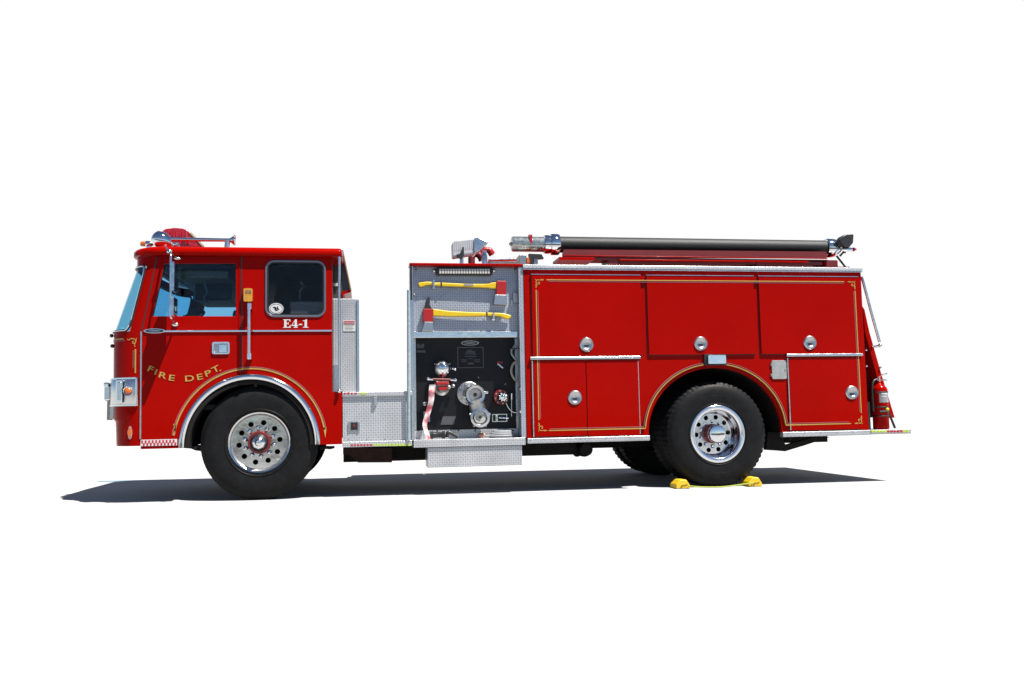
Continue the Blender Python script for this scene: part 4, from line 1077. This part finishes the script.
# ------------------------------------------------------------------ separate things
# hard suction hose lying in the tray
Yh = Yt+.16
hz0 = Vector((UX(555,246,Yh), Yh, UZ(245.2,600,Yh))); hz1 = Vector((UX(828,246,Yh), Yh, UZ(245.2,600,Yh)))
hs = MB(); n = 150; prof = []
Lh = hz1.x-hz0.x
for i in range(n*2+1): prof.append((.088 + (.0035 if i % 2 else 0), Lh*i/(n*2)))
ho = hs.lathe(prof, hz0, 'X', 28).build('suction_hose', HOSE, None, smooth=60)
tag(ho, 'long black ribbed suction hose with silver couplings lying on top of the fire engine', 'hose')
cpl = MB().lathe([(0,-.492),(.076,-.487),(.084,-.47),(.084,-.14),(.088,-.13),(.092,-.128)], hz0, 'X', 32).build('coupling', CLEARG, ho)
MB().lathe([(.088,-.13),(.100,-.125),(.104,-.11),(.104,-.07),(.098,-.066),(.098,-.060),(.114,-.055),(.119,-.040),(.119,.03),(.112,.042),(.09,.044)], hz0, 'X', 36).build('coupling_collar', CHROME, cpl)
MB().box(hz0.x-.30, hz0.x-.27, Yh-.085, Yh+.085, hz0.z-.0, hz0.z+.09).ball(hz0+Vector((-.285,0,.092)), .018, seg=10).build('coupling_band', AXERED, cpl)
MB().ball(hz0+Vector((-.497,0,0)), .02, seg=10).build('coupling_stud', ALUD, cpl)
MB().lathe([(.09,-.045),(.106,-.04),(.112,-.025),(.112,.05),(.108,.08),(.098,.10),(.092,.115),(0,.115)], hz1, 'X', 32).tube([hz1+Vector((.03,-.09,-.08)), hz1+Vector((.07,-.10,-.02))], .012, 8).build('coupling', CHROME, ho)

# axes on the tool panel
def axe(head_right):
    a = empty('fire_axe', (0,0,0)); y0 = RU-.05
    return a
ya, yb_ = RU-.055, RU-.025
ax = empty('fire_axe', V(470, 286, RU-.04))
def P(mb): return mb.xform(Matrix.Translation(-ax.location))
P(MB().pplate([(418,283),(421,282.2),(427,281.4),(431.6,281.8),(434,282.6),(441,282.4),(464,283.6),(480,283.8),(489,283.6),(492,282.4),(497,282.2),(497,288.6),(492,288.6),(488,288),(464,287),(441,286.2),(434,285.6),(431,285),(426,285.4),(423,286.6),(420.6,287.4),(418.6,285.6)], ya, yb_)).build('handle', YEL, ax, bev=.010)
P(MB().pplate([(496.8,280.6),(506.2,280.8),(506.2,294.8),(496.4,294.6)], ya-.012, yb_+.012)).build('axe_head', AXERED, ax, bev=.006)
P(MB().pbox(464,284,473.4,285.6, ya-.003, ya+.002)).build('handle_label', GREYC, ax)
P(MB().pbox(440.8,282,442,286.6, ya-.004, yb_)).build('handle_band', BLACK, ax)
tag(ax, 'yellow-handled fire axe, the upper of two, its red head at the right end', 'axe', 'fire axes on the tool panel')
ax1 = ax
ax = empty('fire_axe', V(470, 313, RU-.04))
P(MB().pplate([(433,308.8),(438,309.4),(450,311),(470,312),(486,312.4),(496,312.6),(503,313),(508,314.4),(511.4,315.2),(511.2,317.4),(508.6,319.6),(505,318.4),(499,316.4),(492,316),(474,316.4),(452,316.6),(438,316.2),(433,316)], ya, yb_)).build('handle', YEL, ax, bev=.010)
P(MB().pplate([(423.4,308.6),(433,308.8),(433.2,321.8),(423,321.4)], ya-.012, yb_+.012)).build('axe_head', AXERED, ax, bev=.006)
P(MB().pplate([(424,308.6),(432,308.7),(430.8,306),(429.6,304.6),(429.4,296.4),(428,297.4),(425.6,302)], ya-.004, yb_+.004)).build('pick', BLACK, ax, bev=.005)
P(MB().pbox(486.4,312,487.4,316.4, ya-.004, yb_)).pbox if False else None
P(MB().pbox(486.4,312,487.6,316.4, ya-.004, yb_)).build('handle_band', BLACK, ax)
tag(ax, 'yellow-handled pick-head fire axe, the lower of two, its red head at the left end', 'axe', 'fire axes on the tool panel')
# the clips and sheaths that hold them belong to the truck
MB().pplate([(495,294.6),(506.6,295),(507.4,304.6),(493.8,304.2)], RU-.08, RU).pplate([(424.6,321.8),(432.6,322),(434,331),(422,331)], RU-.08, RU).build('axe_sheath', LATCH, E_, bev=.004)
MB().tube([V(433.6,280,RU-.06), V(433.8,289,RU-.06)], .012, 8).ball(V(433.6,287.6,RU-.05), .02, seg=10).tube([V(493.4,313,RU-.06), V(493.8,319.5,RU-.06)], .012, 8).ball(V(493.4,319,RU-.05), .024, seg=10).build('axe_clip', CHROMEB, E_)
MB().ball(V(415,295,RU), .02, seg=10).pbox(513.4,293,517.8,303,RU-.05,RU).pbox(511,300,513,306,RU-.04,RU).build('panel_latch', ALUD, E_)

# webbing strap hanging from the lower outlet onto the step
sp = spline([V(432.6,384.6,Yp-.13), V(431.6,392,Yp-.135), V(431.2,400,Yp-.135), V(428.6,411,Yp-.13), V(425.6,420,Yp-.14), V(424.8,426,Yp-.16), V(426.6,433,Yp-.20), V(428.4,439,Yp-.24)], 6)
st = MB(); L = []
for i, p in enumerate(sp):
    w_ = (.066 - .030*i/len(sp))*.5; w_ = max(w_, .022)
    k_ = .004*math.sin(i*.8)
    L.append([st.bm.verts.new(p+Vector((0,k_,0))+Vector(q)) for q in ((-w_,-.004,0),(0,-.012,0),(w_,-.004,0),(w_,.004,0),(-w_,.004,0))])
for a, c in zip(L, L[1:]):
    for k in range(5): st.bm.faces.new((a[k], a[(k+1)%5], c[(k+1)%5], c[k]))
st.bm.faces.new(L[0]); st.bm.faces.new(list(reversed(L[-1])))
tag(st.build('webbing_strap', STRAP, None, smooth=60), 'red and white webbing strap hanging down the left of the black pump panel', 'strap')
# loose tools on the step
zs = UZ(438.8, 470, -.03)+.004
def onstep(px, y): 
    x = U(px, 438, y)[0]; return Vector((x, y, zs))
p = onstep(436.5, .10)
nz = MB().lathe([(0,-.065),(.036,-.065),(.040,-.04),(.03,-.03),(.028,.05),(.036,.06),(.040,.09),(0,.09)], p+Vector((0,0,.040)), 'X', 20).build('hose_nozzle', BLACK, None)
tag(nz, 'small black hose nozzle lying at the left end of the pump step', 'nozzle')
p = onstep(449, .10)
sw_ = MB().tube(spline([p+Vector((-.02,0,.012)), p+Vector((-.012,0,.06)), p+Vector((.014,0,.06)), p+Vector((.09,0,.016))], 5), .018, 10).build('spanner_wrench', BLACK, None)
tag(sw_, 'black bent spanner wrench lying on the pump step', 'wrench')
p = onstep(481.5, .12)
ad = MB().lathe([(0,-.026),(.022,-.026),(.026,-.01),(.02,.0),(.026,.012),(.024,.03),(0,.03)], p+Vector((0,0,.026)), 'X', 20).build('hose_adapter', mat('brass_adapter', (.40,.20,.13), metal=.7, rough=.4, var=.2), None)
tag(ad, 'small copper coloured hose adapter on the pump step beneath the intake', 'adapter')
p = onstep(501, .12)
cb = MB()
for k, (rx, ry, dz) in enumerate(((.105,.05,.012),(.09,.045,.030),(.08,.04,.046))):
    cb.tube([p+Vector((rx*1.15*math.cos(2*PI*i/28)+.01*k, ry*math.sin(2*PI*i/28), dz*1.25)) for i in range(29)], .017, 8, cap=False)
cb.tube(spline([p+Vector((-.10,0,.012)), p+Vector((-.15,-.02,.014)), p+Vector((-.19,0,.012))], 5), .011, 8)
cb.tube(spline([p+Vector((.08,0,.05)), p+Vector((.14,-.01,.014)), p+Vector((.20,0,.012))], 5), .011, 8)
tag(cb.build('coiled_line', GREYC, None), 'pale grey line coiled loosely at the right end of the pump step', 'rope')

# fire extinguisher on the tailboard
ze = ZRU+.001
ex = empty('fire_extinguisher', (UX(880.6,415,.12), .12, ze))
tag(ex, 'red fire extinguisher with grey label standing on the tailboard at the rear', 'fire extinguisher')
he = UZ(387.0, 880, .12)-ze; re_ = .088
MB().lathe([(0,.0),(re_-.012,.0),(re_,.012),(re_,he-.03),(re_-.012,he),(re_-.05,he+.03),(.026,he+.045),(.024,he+.06),(0,he+.06)], (0,0,0), 'Z', 40).build('cylinder', RED, ex, smooth=50)
lbp = MB(); 
def wrap(mb, a0, a1, z0, z1, r, n=16):
    A = [mb.bm.verts.new((r*math.cos(math.radians(a0+(a1-a0)*i/n)), r*math.sin(math.radians(a0+(a1-a0)*i/n)), z0)) for i in range(n+1)]
    B = [mb.bm.verts.new((v.co.x, v.co.y, z1)) for v in A]
    for i in range(n): mb.bm.faces.new((A[i], A[i+1], B[i+1], B[i]))
    return mb
zlab = lambda py: UZ(py, 880, .04)-ze
lb_ = wrap(MB(), 235, 352, zlab(402.6), zlab(391.6), re_+.0015).build('extinguisher_label', GREYC, ex)
wrap(wrap(MB(), 250, 300, zlab(394.4), zlab(393.0), re_+.003), 250, 290, zlab(397), zlab(396), re_+.003).build('label_print', WHITE, lb_)
wrap(MB(), 290, 350, zlab(402.4), zlab(399.6), re_+.003).build('label_panel', BLUEC, lb_)
bd = MB()
for py in (392, 407, 416): bd.lathe([(re_+.003,-.008),(re_+.006,0),(re_+.003,.008)], (0,0,zlab(py)), 'Z', 40)
bd.build('strap_band', BLACK, ex)
MB().tube([(.03,-re_-.006,zlab(411.4)), (-.06,-re_+.01,zlab(411.6))], .012, 8).build('strap_buckle', BLACK, ex)
MB().ball((.028,-re_-.008,zlab(409.4)), .018, (1.2,.6,1), 12).build('inspection_tag', LGRN, ex)
hd_ = MB().tube([(0,0,he+.05), (0,0,he+.11)], .022, 12).build('valve_head', CHROMEB, ex)
MB().tube([(-.05,-.01,he+.085), (.09,-.01,he+.075)], .011, 8).tube([(-.02,-.01,he+.11), (.04,-.01,he+.135), (.10,-.01,he+.15)], .011, 8).tube([(0,0,he+.10), (.0,0,he+.19)], .006, 6).build('lever', CHROMEB, hd_)
MB().tube(spline([(-.02,-.01,he+.09), (-.075,-.02,he+.07), (-.105,-.03,he+.0), (-.108,-.03,he-.15), (-.104,-.03,he-.28)], 6), .012, 10).build('discharge_hose', BLACK, ex)
# its bracket on the truck
MB().pbox(868.4,402,870.4,432, .08, .14).build('extinguisher_bracket', BLACK, E_)

# wheel chocks joined by a cord
def chock(name, loc):
    c = empty(name, loc)
    pr = [(-.078,0),(.078,0),(.080,.030),(.038,.094),(-.030,.094),(-.078,.044)]
    bod = MB().plate(pr, [], 0, .20).build('body', CHOCK, c, bev=.010)
    MB().plate([(-.032,.022),(-.020,.040),(.034,.044),(.044,.054),(.046,.040),(.030,.034),(-.012,.030),(-.016,.006),(-.024,.004)], [], -.004, .002).build('groove_shade', mat('chock_shadow', (.30,.16,.004), rough=.7) if 'chock_shadow' not in bpy.data.materials else bpy.data.materials['chock_shadow'], c)  # thin darker plate: the shade of a groove painted onto the chock face
    return c
yc = -.09
xa = UX(683.3, 484, yc); xb = UX(755.5, 482, yc)
c1 = chock('wheel_chock', (xa, yc, gz(xa)+.001)); tag(c1, 'yellow wheel chock wedged in front of the rear tyre, the left of the pair', 'wheel chock', 'wheel chocks at the rear tyre')
c2 = copy_tree(c1, None); c2.location = (xb, yc, gz(xb)+.001); c2.scale.x = .98; c2.scale.z = 1.04
tag(c2, 'yellow wheel chock wedged behind the rear tyre, the right of the pair', 'wheel chock', 'wheel chocks at the rear tyre')
p0 = Vector((xa+.05, yc-.01, gz(xa)+.03)); p1 = Vector((xb-.03, yc-.01, gz(xb)+.045))
cd = MB().tube(spline([p0, p0.lerp(p1,.2)+Vector((0,-.03,-.016)), p0.lerp(p1,.5)+Vector((0,-.05,-.022)), p0.lerp(p1,.8)+Vector((0,-.03,-.010)), p1], 8), .0065, 8).build('chock_cord', mat('lime_cord', (.42,.50,.03), rough=.7), None)
tag(cd, 'thin yellow-green cord running between the two yellow wheel chocks', 'cord')
